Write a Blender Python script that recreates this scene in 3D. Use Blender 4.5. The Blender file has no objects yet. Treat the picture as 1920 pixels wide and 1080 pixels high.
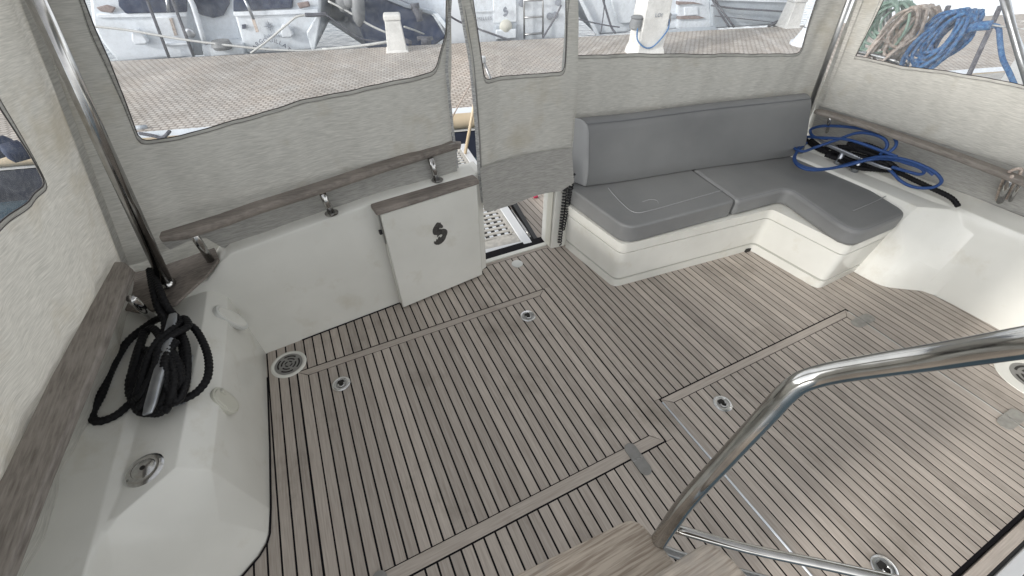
import bpy, bmesh, math, random
from mathutils import Vector, Matrix
random.seed(7)
R = math.radians
scn = bpy.context.scene
col = scn.collection

# ------------------------------------------------------------------ camera, sky, sun, exposure
cam = bpy.data.cameras.new('camera')
cam.sensor_width = 36.0
cam.lens = 36.0 * 790.8 / 1920.0
cam.clip_start = 0.02
cam.clip_end = 900
camo = bpy.data.objects.new('camera', cam)
col.objects.link(camo)
camo.location = (0, 0, 1.9)
camo.rotation_euler = (R(90 - 42.442), 0, R(-25.933))
scn.camera = camo

SUN_EL, SUN_AZ = 23.0, -98.0            # azimuth measured from +Y towards +X
world = bpy.data.worlds.new("World")
scn.world = world
world.use_nodes = True
wn = world.node_tree
bg = wn.nodes['Background']
sky = wn.nodes.new('ShaderNodeTexSky')
sky.sky_type = 'NISHITA'
sky.sun_disc = False
sky.sun_elevation = R(SUN_EL)
sky.sun_rotation = R(SUN_AZ)
sky.dust_density = 0.7
sky.air_density = 0.8
sky.ozone_density = 0.6
hs_ = wn.nodes.new('ShaderNodeHueSaturation')      # thin high cloud: a paler sky
hs_.inputs['Saturation'].default_value = 0.08
wn.links.new(sky.outputs[0], hs_.inputs['Color'])
wn.links.new(hs_.outputs[0], bg.inputs[0])
bg.inputs[1].default_value = 0.15
sl = bpy.data.lights.new('sun', 'SUN')
sl.energy = 1.0
sl.angle = R(4)
sl.color = (1.0, 0.95, 0.88)
so = bpy.data.objects.new('sun', sl)
col.objects.link(so)
sd = Vector((math.sin(R(SUN_AZ)) * math.cos(R(SUN_EL)), math.cos(R(SUN_AZ)) * math.cos(R(SUN_EL)), math.sin(R(SUN_EL))))
so.rotation_euler = sd.to_track_quat('Z', 'Y').to_euler()
so.location = (0, 0, 30)
vs = scn.view_settings
vs.view_transform = 'Standard'
vs.look = 'None'
vs.gamma = 1.0
vs.use_curve_mapping = False
vs.exposure = 1.2
scn.cycles.use_denoising = True
scn.cycles.max_bounces = 8
scn.cycles.transparent_max_bounces = 16
scn.cycles.caustics_reflective = False
scn.cycles.caustics_refractive = False

# ------------------------------------------------------------------ materials
def mat(name, c, rough=0.5, metal=0.0, c2=None, scale=(1, 1, 1), nscale=5.0, detail=4.0, bump=0.0, bscale=None,
        rnd=0.0, coord='Position', spec=None, contrast=(0.35, 0.65), transl=0.0, spots=None, coat=0.0):
    m = bpy.data.materials.new(name)
    m.use_nodes = True
    nt = m.node_tree
    N, L = nt.nodes, nt.links
    b = N['Principled BSDF']
    b.inputs['Roughness'].default_value = rough
    b.inputs['Metallic'].default_value = metal
    if spec is not None:
        b.inputs['Specular IOR Level'].default_value = spec
    if coat:
        b.inputs['Coat Weight'].default_value = coat
    b.inputs['Base Color'].default_value = (*c, 1)
    if coord == 'Position':
        src = N.new('ShaderNodeNewGeometry').outputs['Position']
    else:
        src = N.new('ShaderNodeTexCoord').outputs[coord]
    mp = N.new('ShaderNodeMapping')
    mp.inputs['Scale'].default_value = scale
    L.new(src, mp.inputs['Vector'])
    oi = N.new('ShaderNodeObjectInfo')
    vec = mp.outputs[0]
    if rnd:
        add = N.new('ShaderNodeVectorMath'); add.operation = 'ADD'
        sc_ = N.new('ShaderNodeVectorMath'); sc_.operation = 'SCALE'
        sc_.inputs[3].default_value = 37.0
        cmb = N.new('ShaderNodeCombineXYZ')
        for i in range(3):
            L.new(oi.outputs['Random'], cmb.inputs[i])
        L.new(cmb.outputs[0], sc_.inputs[0])
        L.new(vec, add.inputs[0]); L.new(sc_.outputs[0], add.inputs[1])
        vec = add.outputs[0]
    colout = None
    if c2 is not None:
        nz = N.new('ShaderNodeTexNoise')
        nz.inputs['Scale'].default_value = nscale
        nz.inputs['Detail'].default_value = detail
        L.new(vec, nz.inputs['Vector'])
        rmp = N.new('ShaderNodeMapRange')
        rmp.inputs[1].default_value, rmp.inputs[2].default_value = contrast
        L.new(nz.outputs[0], rmp.inputs[0])
        mx = N.new('ShaderNodeMix'); mx.data_type = 'RGBA'
        mx.inputs[6].default_value = (*c, 1); mx.inputs[7].default_value = (*c2, 1)
        L.new(rmp.outputs[0], mx.inputs[0])
        colout = mx.outputs[2]
    if spots is not None:
        # slow blotches of wear or dirt: (colour, scale, low, high)
        nz2 = N.new('ShaderNodeTexNoise')
        nz2.inputs['Scale'].default_value = spots[1]
        nz2.inputs['Detail'].default_value = 6
        nz2.inputs['Roughness'].default_value = 0.65
        g2 = N.new('ShaderNodeNewGeometry')
        L.new(g2.outputs['Position'], nz2.inputs['Vector'])
        r2 = N.new('ShaderNodeMapRange')
        r2.inputs[1].default_value, r2.inputs[2].default_value = spots[2], spots[3]
        L.new(nz2.outputs[0], r2.inputs[0])
        m2 = N.new('ShaderNodeMix'); m2.data_type = 'RGBA'
        if colout: L.new(colout, m2.inputs[6])
        else: m2.inputs[6].default_value = (*c, 1)
        m2.inputs[7].default_value = (*spots[0], 1)
        L.new(r2.outputs[0], m2.inputs[0])
        colout = m2.outputs[2]
    if rnd:
        hs = N.new('ShaderNodeHueSaturation')
        mr = N.new('ShaderNodeMapRange')
        mr.inputs[3].default_value = 1 - rnd; mr.inputs[4].default_value = 1 + rnd
        L.new(oi.outputs['Random'], mr.inputs[0])
        L.new(mr.outputs[0], hs.inputs['Value'])
        if colout: L.new(colout, hs.inputs['Color'])
        else: hs.inputs['Color'].default_value = (*c, 1)
        colout = hs.outputs[0]
    if colout: L.new(colout, b.inputs['Base Color'])
    if bump:
        nb = N.new('ShaderNodeTexNoise')
        nb.inputs['Scale'].default_value = bscale or nscale
        nb.inputs['Detail'].default_value = 5
        L.new(vec, nb.inputs['Vector'])
        bp = N.new('ShaderNodeBump')
        bp.inputs['Strength'].default_value = bump
        bp.inputs['Distance'].default_value = 0.002
        L.new(nb.outputs[0], bp.inputs['Height'])
        L.new(bp.outputs[0], b.inputs['Normal'])
    if transl:
        out = N['Material Output']
        tr = N.new('ShaderNodeBsdfTranslucent')
        if colout: L.new(colout, tr.inputs[0])
        else: tr.inputs[0].default_value = (*c, 1)
        ms = N.new('ShaderNodeMixShader')
        ms.inputs[0].default_value = transl
        L.new(b.outputs[0], ms.inputs[1]); L.new(tr.outputs[0], ms.inputs[2])
        L.new(ms.outputs[0], out.inputs[0])
    return m

def vinyl_mat():
    m = bpy.data.materials.new('clear_vinyl'); m.use_nodes = True
    nt = m.node_tree; N, L = nt.nodes, nt.links
    N.remove(N['Principled BSDF'])
    t = N.new('ShaderNodeBsdfTransparent'); t.inputs[0].default_value = (0.93, 0.95, 0.97, 1)
    g = N.new('ShaderNodeBsdfGlossy'); g.inputs['Roughness'].default_value = 0.08
    d = N.new('ShaderNodeBsdfDiffuse'); d.inputs[0].default_value = (0.8, 0.83, 0.86, 1)
    nz = N.new('ShaderNodeTexNoise'); nz.inputs['Scale'].default_value = 60; nz.inputs['Detail'].default_value = 8
    geo = N.new('ShaderNodeNewGeometry'); L.new(geo.outputs['Position'], nz.inputs['Vector'])
    mr = N.new('ShaderNodeMapRange'); mr.inputs[1].default_value = .4; mr.inputs[2].default_value = .75
    mr.inputs[3].default_value = .04; mr.inputs[4].default_value = .17
    L.new(nz.outputs[0], mr.inputs[0])
    wv = N.new('ShaderNodeTexNoise'); wv.inputs['Scale'].default_value = 7; L.new(geo.outputs['Position'], wv.inputs['Vector'])
    wb = N.new('ShaderNodeBump'); wb.inputs['Strength'].default_value = .5; wb.inputs['Distance'].default_value = .02; L.new(wv.outputs[0], wb.inputs['Height']); L.new(wb.outputs[0], g.inputs['Normal'])
    m1 = N.new('ShaderNodeMixShader'); m1.inputs[0].default_value = 0.09
    m2 = N.new('ShaderNodeMixShader')
    L.new(mr.outputs[0], m2.inputs[0])
    L.new(t.outputs[0], m1.inputs[1]); L.new(g.outputs[0], m1.inputs[2])
    L.new(m1.outputs[0], m2.inputs[1]); L.new(d.outputs[0], m2.inputs[2])
    L.new(m2.outputs[0], N['Material Output'].inputs[0])
    return m

def pier_mat():
    m = mat('pier_deck', (.63, .565, .50), .9, 0, (.51, .465, .415), nscale=1.3, spots=((.68, .64, .59), 2.2, .45, .7))
    nt = m.node_tree; N, L = nt.nodes, nt.links
    b = N['Principled BSDF']
    geo = N.new('ShaderNodeNewGeometry')
    mp = N.new('ShaderNodeMapping'); mp.inputs['Rotation'].default_value = (0, 0, R(13.76))
    L.new(geo.outputs['Position'], mp.inputs['Vector'])
    br = N.new('ShaderNodeTexBrick')
    br.inputs['Scale'].default_value = 1.0
    br.inputs['Brick Width'].default_value = 0.105
    br.inputs['Row Height'].default_value = 0.085
    br.inputs['Mortar Size'].default_value = 0.016
    br.inputs['Mortar Smooth'].default_value = .35
    br.inputs['Color1'].default_value = (1, 1, 1, 1)
    br.inputs['Color2'].default_value = (.80, .80, .80, 1)
    br.inputs['Mortar'].default_value = (.50, .48, .47, 1)
    L.new(mp.outputs[0], br.inputs['Vector'])
    src = b.inputs['Base Color'].links[0].from_socket
    mul = N.new('ShaderNodeMix'); mul.data_type = 'RGBA'; mul.blend_type = 'MULTIPLY'; mul.inputs[0].default_value = 1
    L.new(src, mul.inputs[6]); L.new(br.outputs[0], mul.inputs[7])
    L.new(mul.outputs[2], b.inputs['Base Color'])
    bp = N.new('ShaderNodeBump'); bp.inputs['Strength'].default_value = .5; bp.inputs['Distance'].default_value = .01
    L.new(br.outputs[1], bp.inputs['Height']); bp.invert = True
    L.new(bp.outputs[0], b.inputs['Normal'])
    return m

TEAK1, TEAK2 = (.37, .322, .282), (.495, .444, .396)
M = {}
M['teak_y'] = mat('weathered_teak_plank', TEAK1, .8, 0, TEAK2, (1, .045, 1), 190, 4, .35, rnd=.15, contrast=(.3, .7), spots=((.20, .175, .145), 2.0, .54, .80))
M['teak_x'] = mat('weathered_teak_board', TEAK1, .8, 0, TEAK2, (.045, 1, 1), 190, 4, .35, rnd=.08, contrast=(.3, .7), spots=((.20, .175, .145), 2.0, .54, .80))
M['teak_rail'] = mat('teak_rail', (.115, .098, .086), .75, 0, (.24, .212, .188), (.06, 1, 1), 160, 5, .5, rnd=.05, contrast=(.3, .7), spots=((.32, .28, .245), 3, .45, .75))
M['teak_rail_y'] = mat('teak_rail_fore_aft', (.13, .112, .098), .75, 0, (.27, .245, .22), (1, .10, 1), 150, 6, .6, rnd=.05, contrast=(.3, .7), spots=((.26, .235, .21), 9, .45, .75))
M['teak_tread'] = mat('teak_tread', (.33, .27, .215), .8, 0, (.56, .485, .405), (.05, 1, 1), 170, 8, .9, contrast=(.38, .58), spots=((.33, .31, .29), 6, .5, .8))
M['caulk'] = mat('black_caulking', (.009, .008, .010), .8, spec=.15)
M['gelcoat'] = mat('white_gelcoat', (.74, .735, .69), .2, 0, (.68, .675, .63), nscale=3, bump=.05, bscale=90, spots=((.58, .55, .47), 5, .56, .85))
M['gelcoat2'] = mat('clean_gelcoat', (.74, .735, .69), .2, 0, (.68, .675, .63), nscale=4, spots=((.60, .57, .49), 6, .58, .85))
M['groove'] = mat('groove_grey', (.40, .40, .36), .7)
M['canvas'] = mat('linen_canvas', (.63, .615, .57), .95, 0, (.40, .395, .365), (4.5, 4.5, 60), 5, 5, .35, 7, spec=.15, contrast=(.25, .75), transl=.19, spots=((.40, .36, .28), 3.2, .54, .82))
M['canvas_dark'] = mat('shaded_canvas', (.30, .30, .28), .95, 0, (.22, .22, .205), (3, 3, 75), 5, 5, .5, 7, spec=.15, contrast=(.34, .70), transl=.12)
M['hem'] = mat('canvas_hem', (.58, .57, .53), .95, 0, (.42, .41, .385), (3, 3, 42), 5, 5, .4, 7, spec=.15)
M['band'] = mat('canvas_doubled_band', (.42, .41, .385), .95, 0, (.29, .285, .27), (4.5, 4.5, 60), 5, 5, .35, 7, spec=.15)
M['piping'] = mat('dark_stitching', (.05, .045, .045), .8)
M['zip'] = mat('zip_tape', (.48, .48, .47), .7, 0, (.30, .30, .30), (.2, .2, 1), 260, 1, contrast=(.45, .55))
M['vinyl'] = vinyl_mat()
M['steel'] = mat('polished_steel', (.47, .465, .455), .15, 1.0, (.38, .375, .37), nscale=25, bump=.03, bscale=60)
M['steel_bright'] = mat('bright_handrail_steel', (.55, .54, .52), .12, 1.0, (.45, .44, .425), nscale=25, bump=.03, bscale=60)
M['chrome'] = mat('bright_chrome', (.80, .80, .80), .22, 1.0, (.66, .66, .66), nscale=60)
M['steel_matt'] = mat('brushed_steel', (.42, .42, .42), .38, 1.0, (.36, .36, .36), nscale=80)
M['steel_grey'] = mat('matt_hinge_steel', (.27, .265, .255), .6, .15, (.23, .225, .215), nscale=30)
M['hinge_pale'] = mat('worn_hinge', (.36, .35, .32), .65, .1, (.27, .26, .24), nscale=40)
M['alu'] = mat('cleat_aluminium', (.45, .47, .50), .32, .9, (.36, .38, .42), nscale=20)
M['dark_hole'] = mat('dark_recess', (.015, .013, .012), .7)
M['grey_vinyl'] = mat('grey_cushion_vinyl', (.205, .208, .208), .5, 0, (.175, .178, .18), nscale=3, bump=.3, bscale=420, spots=((.20, .20, .20), 4, .5, .8))
M['grey_vinyl_light'] = mat('light_cushion_vinyl', (.32, .325, .33), .5, 0, (.28, .285, .29), nscale=4, bump=.25, bscale=420)
M['seam'] = mat('cushion_seam', (.15, .155, .165), .6)
M['rope_black'] = mat('black_rope', (.0045, .0045, .006), .6, 0, (.011, .011, .012), nscale=160, spec=.22)
M['rope_blue'] = mat('blue_rope', (.014, .05, .19), .6, 0, (.022, .07, .21), nscale=150, bump=.3, bscale=260)
M['rope_blue2'] = mat('faded_blue_rope', (.02, .09, .25), .85, 0, (.07, .21, .42), nscale=60)
M['rope_green'] = mat('pale_green_rope', (.24, .36, .29), .85, 0, (.36, .48, .40), nscale=50)
M['rope_beige'] = mat('beige_rope', (.38, .30, .25), .9, 0, (.62, .54, .48), nscale=50)
M['rope_grey'] = mat('dark_mooring_rope', (.06, .06, .075), .9, 0, (.12, .12, .14), nscale=40)
M['rope_white'] = mat('white_mooring_rope', (.62, .62, .60), .9, 0, (.5, .5, .48), nscale=40)
M['plastic'] = mat('ivory_plastic', (.56, .55, .48), .4)
M['plastic_white'] = mat('white_plastic', (.60, .605, .58), .35)
M['black'] = mat('black_rubber', (.016, .016, .018), .5)
M['emblem'] = mat('grey_metal_emblem', (.115, .11, .105), .5, .5, (.07, .067, .065), (1, 1, 1), 90, 2)
M['alu_frame'] = mat('anodised_gangway_frame', (.68, .69, .70), .4, .35)
M['grating'] = mat('bleached_grating', (.52, .50, .46), .85, 0, (.40, .385, .36), nscale=30)
M['boat_white'] = mat('boat_white', (.72, .76, .80), .3, 0, (.66, .70, .75), nscale=.9, spots=((.56, .59, .63), 1.6, .58, .85))
M['boat_white2'] = mat('boat_white_bright', (.76, .80, .84), .35, 0, (.70, .74, .79), nscale=1.5)
M['boat_grey'] = mat('boat_grey_hull', (.36, .40, .45), .5, 0, (.44, .48, .52), nscale=1.5)
M['navy'] = mat('navy_paint', (.018, .03, .075), .3, 0, (.03, .05, .12), nscale=3)
M['navy_dark'] = mat('pier_shade_navy', (.006, .009, .02), .7, 0, (.015, .02, .04), nscale=2)  # near black: the shade under the pier is in this colour
M['navy_cloth'] = mat('navy_cloth', (.018, .026, .06), .9, 0, (.04, .055, .10), nscale=9)
M['fender'] = mat('grey_fender', (.15, .155, .16), .6, 0, (.21, .215, .22), nscale=3)
M['tan'] = mat('tan_fender_tube', (.50, .40, .27), .7, 0, (.58, .48, .35), nscale=3)
M['bollard'] = mat('white_painted_concrete', (.74, .73, .70), .7, 0, (.62, .61, .58), nscale=4, bump=.3)
M['bollard_side'] = M['bollard']
M['wood_strip'] = mat('brown_wood_strip', (.20, .15, .14), .7, 0, (.30, .24, .22), nscale=12)
M['old_wood'] = mat('old_grey_wood', (.46, .45, .42), .85, 0, (.36, .35, .33), (1, 8, 8), 3, 5, .3)
M['concrete'] = mat('pale_concrete', (.55, .53, .49), .9, 0, (.46, .44, .41), nscale=3, bump=.4)
M['dark_board'] = mat('dark_grey_board', (.17, .175, .18), .7, 0, (.22, .225, .23), nscale=7)
M['letters'] = mat('dark_lettering', (.04, .045, .08), .6)
M['letters_grey'] = mat('grey_lettering', (.22, .24, .28), .6)
M['pier'] = pier_mat()
M['pier_plain'] = mat('pier_concrete', (.52, .48, .43), .9, 0, (.44, .40, .36), nscale=2)
M['red'] = mat('red_cloth', (.45, .03, .08), .7)
wm = mat('harbour_water', (.05, .085, .11), .06, 0, (.07, .11, .14), nscale=.8)
bpn = [n_ for n_ in wm.node_tree.nodes if n_.type == 'BUMP']
_nb = wm.node_tree.nodes.new('ShaderNodeTexNoise'); _nb.inputs['Scale'].default_value = 3.5; _nb.inputs['Detail'].default_value = 4
_g = wm.node_tree.nodes.new('ShaderNodeNewGeometry'); wm.node_tree.links.new(_g.outputs['Position'], _nb.inputs['Vector'])
_b = wm.node_tree.nodes.new('ShaderNodeBump'); _b.inputs['Strength'].default_value = .6; _b.inputs['Distance'].default_value = .06
wm.node_tree.links.new(_nb.outputs[0], _b.inputs['Height']); wm.node_tree.links.new(_b.outputs[0], wm.node_tree.nodes['Principled BSDF'].inputs['Normal'])
M['water'] = wm

# ------------------------------------------------------------------ mesh helpers
class MB:
    def __init__(s):
        s.v = []; s.f = []
    def add(s, vs, fs):
        o = len(s.v); s.v += [tuple(v) for v in vs]; s.f += [tuple(i + o for i in f) for f in fs]; return s
    def box(s, x0, x1, y0, y1, z0, z1):
        v = [(x, y, z) for z in (z0, z1) for y in (y0, y1) for x in (x0, x1)]
        return s.add(v, [(0, 2, 3, 1), (4, 5, 7, 6), (0, 1, 5, 4), (2, 6, 7, 3), (0, 4, 6, 2), (1, 3, 7, 5)])
    def slab(s, pts, vec):
        n = len(pts); vec = Vector(vec)
        a = [Vector(p) for p in pts]
        return s.add(a + [p + vec for p in a], [tuple(range(n)), tuple(range(2 * n - 1, n - 1, -1))] + [(i, i + n, (i + 1) % n + n, (i + 1) % n) for i in range(n)])
    def prism(s, xy, z0, z1):
        return s.slab([(p[0], p[1], z0) for p in xy], (0, 0, z1 - z0))
    def loft(s, rings, closed=True, caps=True):
        n = len(rings[0]); o = len(s.v)
        for r in rings: s.v += [tuple(p) for p in r]
        for k in range(len(rings) - 1):
            for i in range(n if closed else n - 1):
                j = (i + 1) % n
                s.f.append((o + k * n + i, o + k * n + j, o + (k + 1) * n + j, o + (k + 1) * n + i))
        if caps and closed:
            s.f.append(tuple(o + i for i in range(n))[::-1]); s.f.append(tuple(o + (len(rings) - 1) * n + i for i in range(n)))
        return s
    def tube(s, path, r, n=10, smooth=0, rf=None, flat=1.0):
        p = [Vector(q) for q in path]
        if smooth: p = catmull(p, smooth)
        t = [(p[min(i + 1, len(p) - 1)] - p[max(i - 1, 0)]).normalized() for i in range(len(p))]
        up = Vector((0, 0, 1)) if abs(t[0].z) < .9 else Vector((1, 0, 0))
        a = t[0].cross(up).normalized(); rings = []; L_ = 0
        for i in range(len(p)):
            if i: L_ += (p[i] - p[i - 1]).length
            a = (a - t[i] * a.dot(t[i]))
            if a.length < 1e-6: a = t[i].orthogonal()
            a.normalize(); b = t[i].cross(a)
            rr = r[i] if isinstance(r, (list, tuple)) else r
            rings.append([p[i] + (a * math.cos(w) + b * math.sin(w) * flat) * (rr * (rf(w, L_) if rf else 1)) for w in [2 * math.pi * k / n for k in range(n)]])
        return s.loft(rings)
    def lathe(s, prof, c, n=24, ax=(0, 0, 1)):
        q = Vector((0, 0, 1)).rotation_difference(Vector(ax).normalized()); c = Vector(c)
        rings = [[c + q @ Vector((r_ * math.cos(2 * math.pi * k / n), r_ * math.sin(2 * math.pi * k / n), h)) for k in range(n)] for r_, h in prof]
        return s.loft(rings)
    def build(s, name, m, parent=None, bevel=0, seg=2, smooth=False, wn_=False, recalc=True):
        me = bpy.data.meshes.new(name)
        me.from_pydata(s.v, [], s.f)
        bm = bmesh.new(); bm.from_mesh(me)
        if recalc: bmesh.ops.recalc_face_normals(bm, faces=bm.faces)
        bm.to_mesh(me); bm.free()
        me.materials.append(m)
        if smooth:
            for p in me.polygons: p.use_smooth = True
            if smooth != 'all':
                me.set_sharp_from_angle(angle=R(40))
        o = bpy.data.objects.new(name, me); col.objects.link(o)
        if parent is not None: o.parent = parent
        if bevel:
            md = o.modifiers.new('bevel', 'BEVEL'); md.width = bevel; md.segments = seg; md.limit_method = 'ANGLE'; md.angle_limit = R(35)
            md.harden_normals = False
            if not smooth:
                for p in me.polygons: p.use_smooth = True
                me.set_sharp_from_angle(angle=R(60))
        return o

def catmull(p, k):
    out = []
    for i in range(len(p) - 1):
        p0, p1, p2, p3 = p[max(i - 1, 0)], p[i], p[i + 1], p[min(i + 2, len(p) - 1)]
        for j in range(k):
            t = j / k
            out.append(.5 * ((2 * p1) + (p2 - p0) * t + (2 * p0 - 5 * p1 + 4 * p2 - p3) * t * t + (3 * p1 - p0 - 3 * p2 + p3) * t ** 3))
    out.append(p[-1]); return out

def tag(o, label=None, cat=None, group=None, kind=None):
    if label: o['label'] = label
    if cat: o['category'] = cat
    if group: o['group'] = group
    if kind: o['kind'] = kind
    return o

def thing(name, label, cat, group=None, loc=(0, 0, 0)):
    """An empty; parts are modelled in world coordinates and keep them."""
    o = bpy.data.objects.new(name, None); col.objects.link(o); o.empty_display_size = .1
    return tag(o, label, cat, group)

def rbox(name, m, parent, x0, x1, y0, y1, z0, z1, bevel=.004, seg=2):
    return MB().box(x0, x1, y0, y1, z0, z1).build(name, m, parent, bevel, seg)

def rounded(poly, rads, seg=6):
    out = []; n = len(poly)
    for i in range(n):
        p = Vector(poly[i][:2]); a = Vector(poly[i - 1][:2]); b = Vector(poly[(i + 1) % n][:2]); r = rads[i] if isinstance(rads, (list, tuple)) else rads
        if r <= 0: out.append(tuple(p)); continue
        u, v = (a - p).normalized(), (b - p).normalized()
        ang = u.angle(v); d = min(r / math.tan(ang / 2), (a - p).length * .49, (b - p).length * .49)
        s0, s1 = p + u * d, p + v * d
        for k in range(seg + 1):
            t = k / seg
            out.append(tuple((1 - t) ** 2 * s0 + 2 * t * (1 - t) * p + t * t * s1))
    return out

def inset(poly, d):
    n = len(poly); out = []
    area = sum(poly[i][0] * poly[(i + 1) % n][1] - poly[(i + 1) % n][0] * poly[i][1] for i in range(n))
    sg = 1 if area > 0 else -1
    for i in range(n):
        a, p, b = Vector(poly[i - 1]), Vector(poly[i]), Vector(poly[(i + 1) % n])
        n1 = Vector((-(p - a).y, (p - a).x)); n2 = Vector((-(b - p).y, (b - p).x))
        if n1.length < 1e-9: n1 = n2
        if n2.length < 1e-9: n2 = n1
        m_ = (n1.normalized() + n2.normalized())
        m_ = m_.normalized() if m_.length > 1e-6 else n1.normalized()
        k = max(.5, m_.dot(n1.normalized()))
        out.append(tuple(p + m_ * (sg * d / k)))
    return out

def text_part(name, s_, size, origin, xdir, ydir, m, parent, depth=.004, arc=None):
    """Flat lettering as mesh, char by char; arc=(radius) bends it over a circle."""
    X_, Y_ = Vector(xdir).normalized(), Vector(ydir).normalized(); Zn = X_.cross(Y_)
    b = MB(); pen = 0; items = []
    for ch in s_:
        c = bpy.data.curves.new('t', 'FONT'); c.body = ch if ch != ' ' else '.'; c.size = size
        o = bpy.data.objects.new('t', c); col.objects.link(o)
        dg = bpy.context.evaluated_depsgraph_get(); me = o.evaluated_get(dg).to_mesh()
        vs_ = [(v.co.x, v.co.y) for v in me.vertices]; fs_ = [tuple(p.vertices) for p in me.polygons]
        w = max(v[0] for v in vs_) if vs_ else 0
        o.evaluated_get(dg).to_mesh_clear()
        bpy.data.objects.remove(o); bpy.data.curves.remove(c)
        if ch == ' ': pen += size * .35; continue
        items.append((pen, vs_, fs_, w)); pen += w + size * .09
    for p0, vs_, fs_, w in items:
        pts = []
        for x, y in vs_:
            if arc:
                th = (p0 + w / 2 - pen / 2) / arc; ca, sa = math.cos(th), math.sin(th)
                lx, ly = x - w / 2, y
                px_ = arc * sa + lx * ca + ly * sa; py_ = arc * (ca - 1) - lx * sa + ly * ca
            else: px_, py_ = x + p0 - pen / 2, y
            pts.append(Vector(origin) + X_ * px_ + Y_ * py_)
        b.add(pts, fs_)
    b.v = [tuple(Vector(v)) for v in b.v]
    o = b.build(name, m, parent, recalc=False)
    sd_ = o.modifiers.new('thick', 'SOLIDIFY'); sd_.thickness = depth; sd_.offset = 0
    return o

exec_T = None
def T(x):
    return 2.165 - .0935 * abs(x - 1.34) if x < 1.34 else (2.165 - .0 * x if x < 1.55 else 2.19 - .17 * (x - 1.6))
def ycL(x): return 2.165 - .0935 * abs(x - 1.34) + .1
def ycR(x): return 2.24 - .17 * (x - 1.6)

# ------------------------------------------------------------------ the water, the pier
FA = Vector((-3.119, 11.63, -.4)); U = Vector((.9713, -.2384, 0)); NN = Vector((.2384, .9713, 0))
tag(MB().add([(-400, -400, -1.15), (500, -400, -1.15), (500, 500, -1.15), (-400, 500, -1.15)], [(0, 1, 2, 3)]).build('water', M['water']), 'calm blue grey harbour water between the moored boats', None, None, 'structure')
P0 = FA - U * 22; P1 = FA + U * 30
tag(MB().slab([tuple(P0), tuple(P1), tuple(P1 - NN * 4.0), tuple(P0 - NN * 4.0)], (0, 0, -.35)).build('pier', M['pier']), 'sandy beige textured pier deck between the two rows of boats', None, None, 'structure')
fe = thing('pier_fender', 'tan fender tube with a white strip along the near edge of the pier', 'fender')
q0 = P0 - NN * 4.1; q1 = P1 - NN * 4.1
MB().tube([q0 + Vector((0, 0, -.14)), q1 + Vector((0, 0, -.14))], .115, 14).build('tube', M['tan'], fe, smooth='all')
MB().slab([tuple(q0 - NN * .02 + Vector((0, 0, -.30))), tuple(q1 - NN * .02 + Vector((0, 0, -.30))), tuple(q1 - NN * .02 + Vector((0, 0, -.27))), tuple(q0 - NN * .02 + Vector((0, 0, -.27)))], NN * .05).build('white_strip', M['bollard'], fe)
MB().slab([tuple(q0 + Vector((0, 0, -.32))), tuple(q1 + Vector((0, 0, -.32))), tuple(q1 + Vector((0, 0, -.9))), tuple(q0 + Vector((0, 0, -.9)))], NN * .3).build('pier_shade_board', M['navy_dark'], fe)  # dark navy board added for the shadow and dark water below the edge
MB().slab([tuple(q0 + NN * .1 + Vector((0, 0, .012))), tuple(q1 + NN * .1 + Vector((0, 0, .012))), tuple(q1 - NN * .02 + Vector((0, 0, -.03))), tuple(q0 - NN * .02 + Vector((0, 0, -.03)))], (0, 0, -.02)).build('edge_strip', M['boat_white'], fe)

# ------------------------------------------------------------------ the cockpit deck
PIT, PH = .0495, -.3447
H1 = (-.445, 1.090, .576, 1.765); H2 = (1.228, 2.711, -.335, .762)
deck = tag(MB().box(-.95, 3.6, -.345, 2.30, -.05, -.0025).build('deck', M['caulk']), 'black caulked base of the cockpit deck laid with narrow teak planks', None, None, 'structure')
def plank(x0, x1, y0, y1, parent, m='teak_y', nm='plank'):
    g = .0040
    return MB().box(x0 + g, x1 - g, y0, y1, -.004, random.uniform(-.0003, .0004)).build(nm, M[m], parent)
nplank = 0
for k in range(-12, 76):
    x0 = PH + PIT * k; x1 = x0 + PIT; xm = (x0 + x1) / 2
    if xm > 3.42: continue
    yb = min(T(x0), T(x1)) + .02
    if .82 < xm < 1.36: yb = 2.152
    if xm > 1.56: yb = min(yb, 1.75)
    if xm > 2.78: yb = min(yb, 1.1)
    segs = [(-.340, yb)]
    for hx0, hx1, hy0, hy1 in (H1, H2):
        ns = []
        for a, b_ in segs:
            if x1 > hx0 - .008 and x0 < hx1 + .008:
                # the strip runs into the hatch: cut it (and keep the sliver beside the hatch)
                if a < hy0 - .008: ns.append((a, hy0 - .008))
                if b_ > hy1 + .008: ns.append((hy1 + .008, b_))
                for sx0, sx1 in ((x0, hx0 - .006), (hx1 + .006, x1)):
                    if .009 < sx1 - sx0 < PIT: plank(sx0, sx1, max(a, hy0 - .006), min(b_, hy1 + .006), deck)
            else: ns.append((a, b_))
        segs = ns
    for a, b_ in segs:
        if b_ - a > .02: plank(x0, x1, a, b_, deck)
# margin board along the door opening
MB().box(.80, 1.345, 2.157, 2.1795, -.004, .001).build('margin_board', M['teak_x'], deck)
rbox('door_sill', M['gelcoat2'], deck, .78, 1.352, 2.181, 2.216, -.01, .010, .004)
MB().box(.70, 1.25, 2.2165, 2.262, -.09, -.06).build('sill_gap', M['black'], deck)
MB().box(1.2505, 1.40, 2.2165, 2.262, -.10, -.03).build('sill_corner', M['gelcoat2'], deck)

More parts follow.
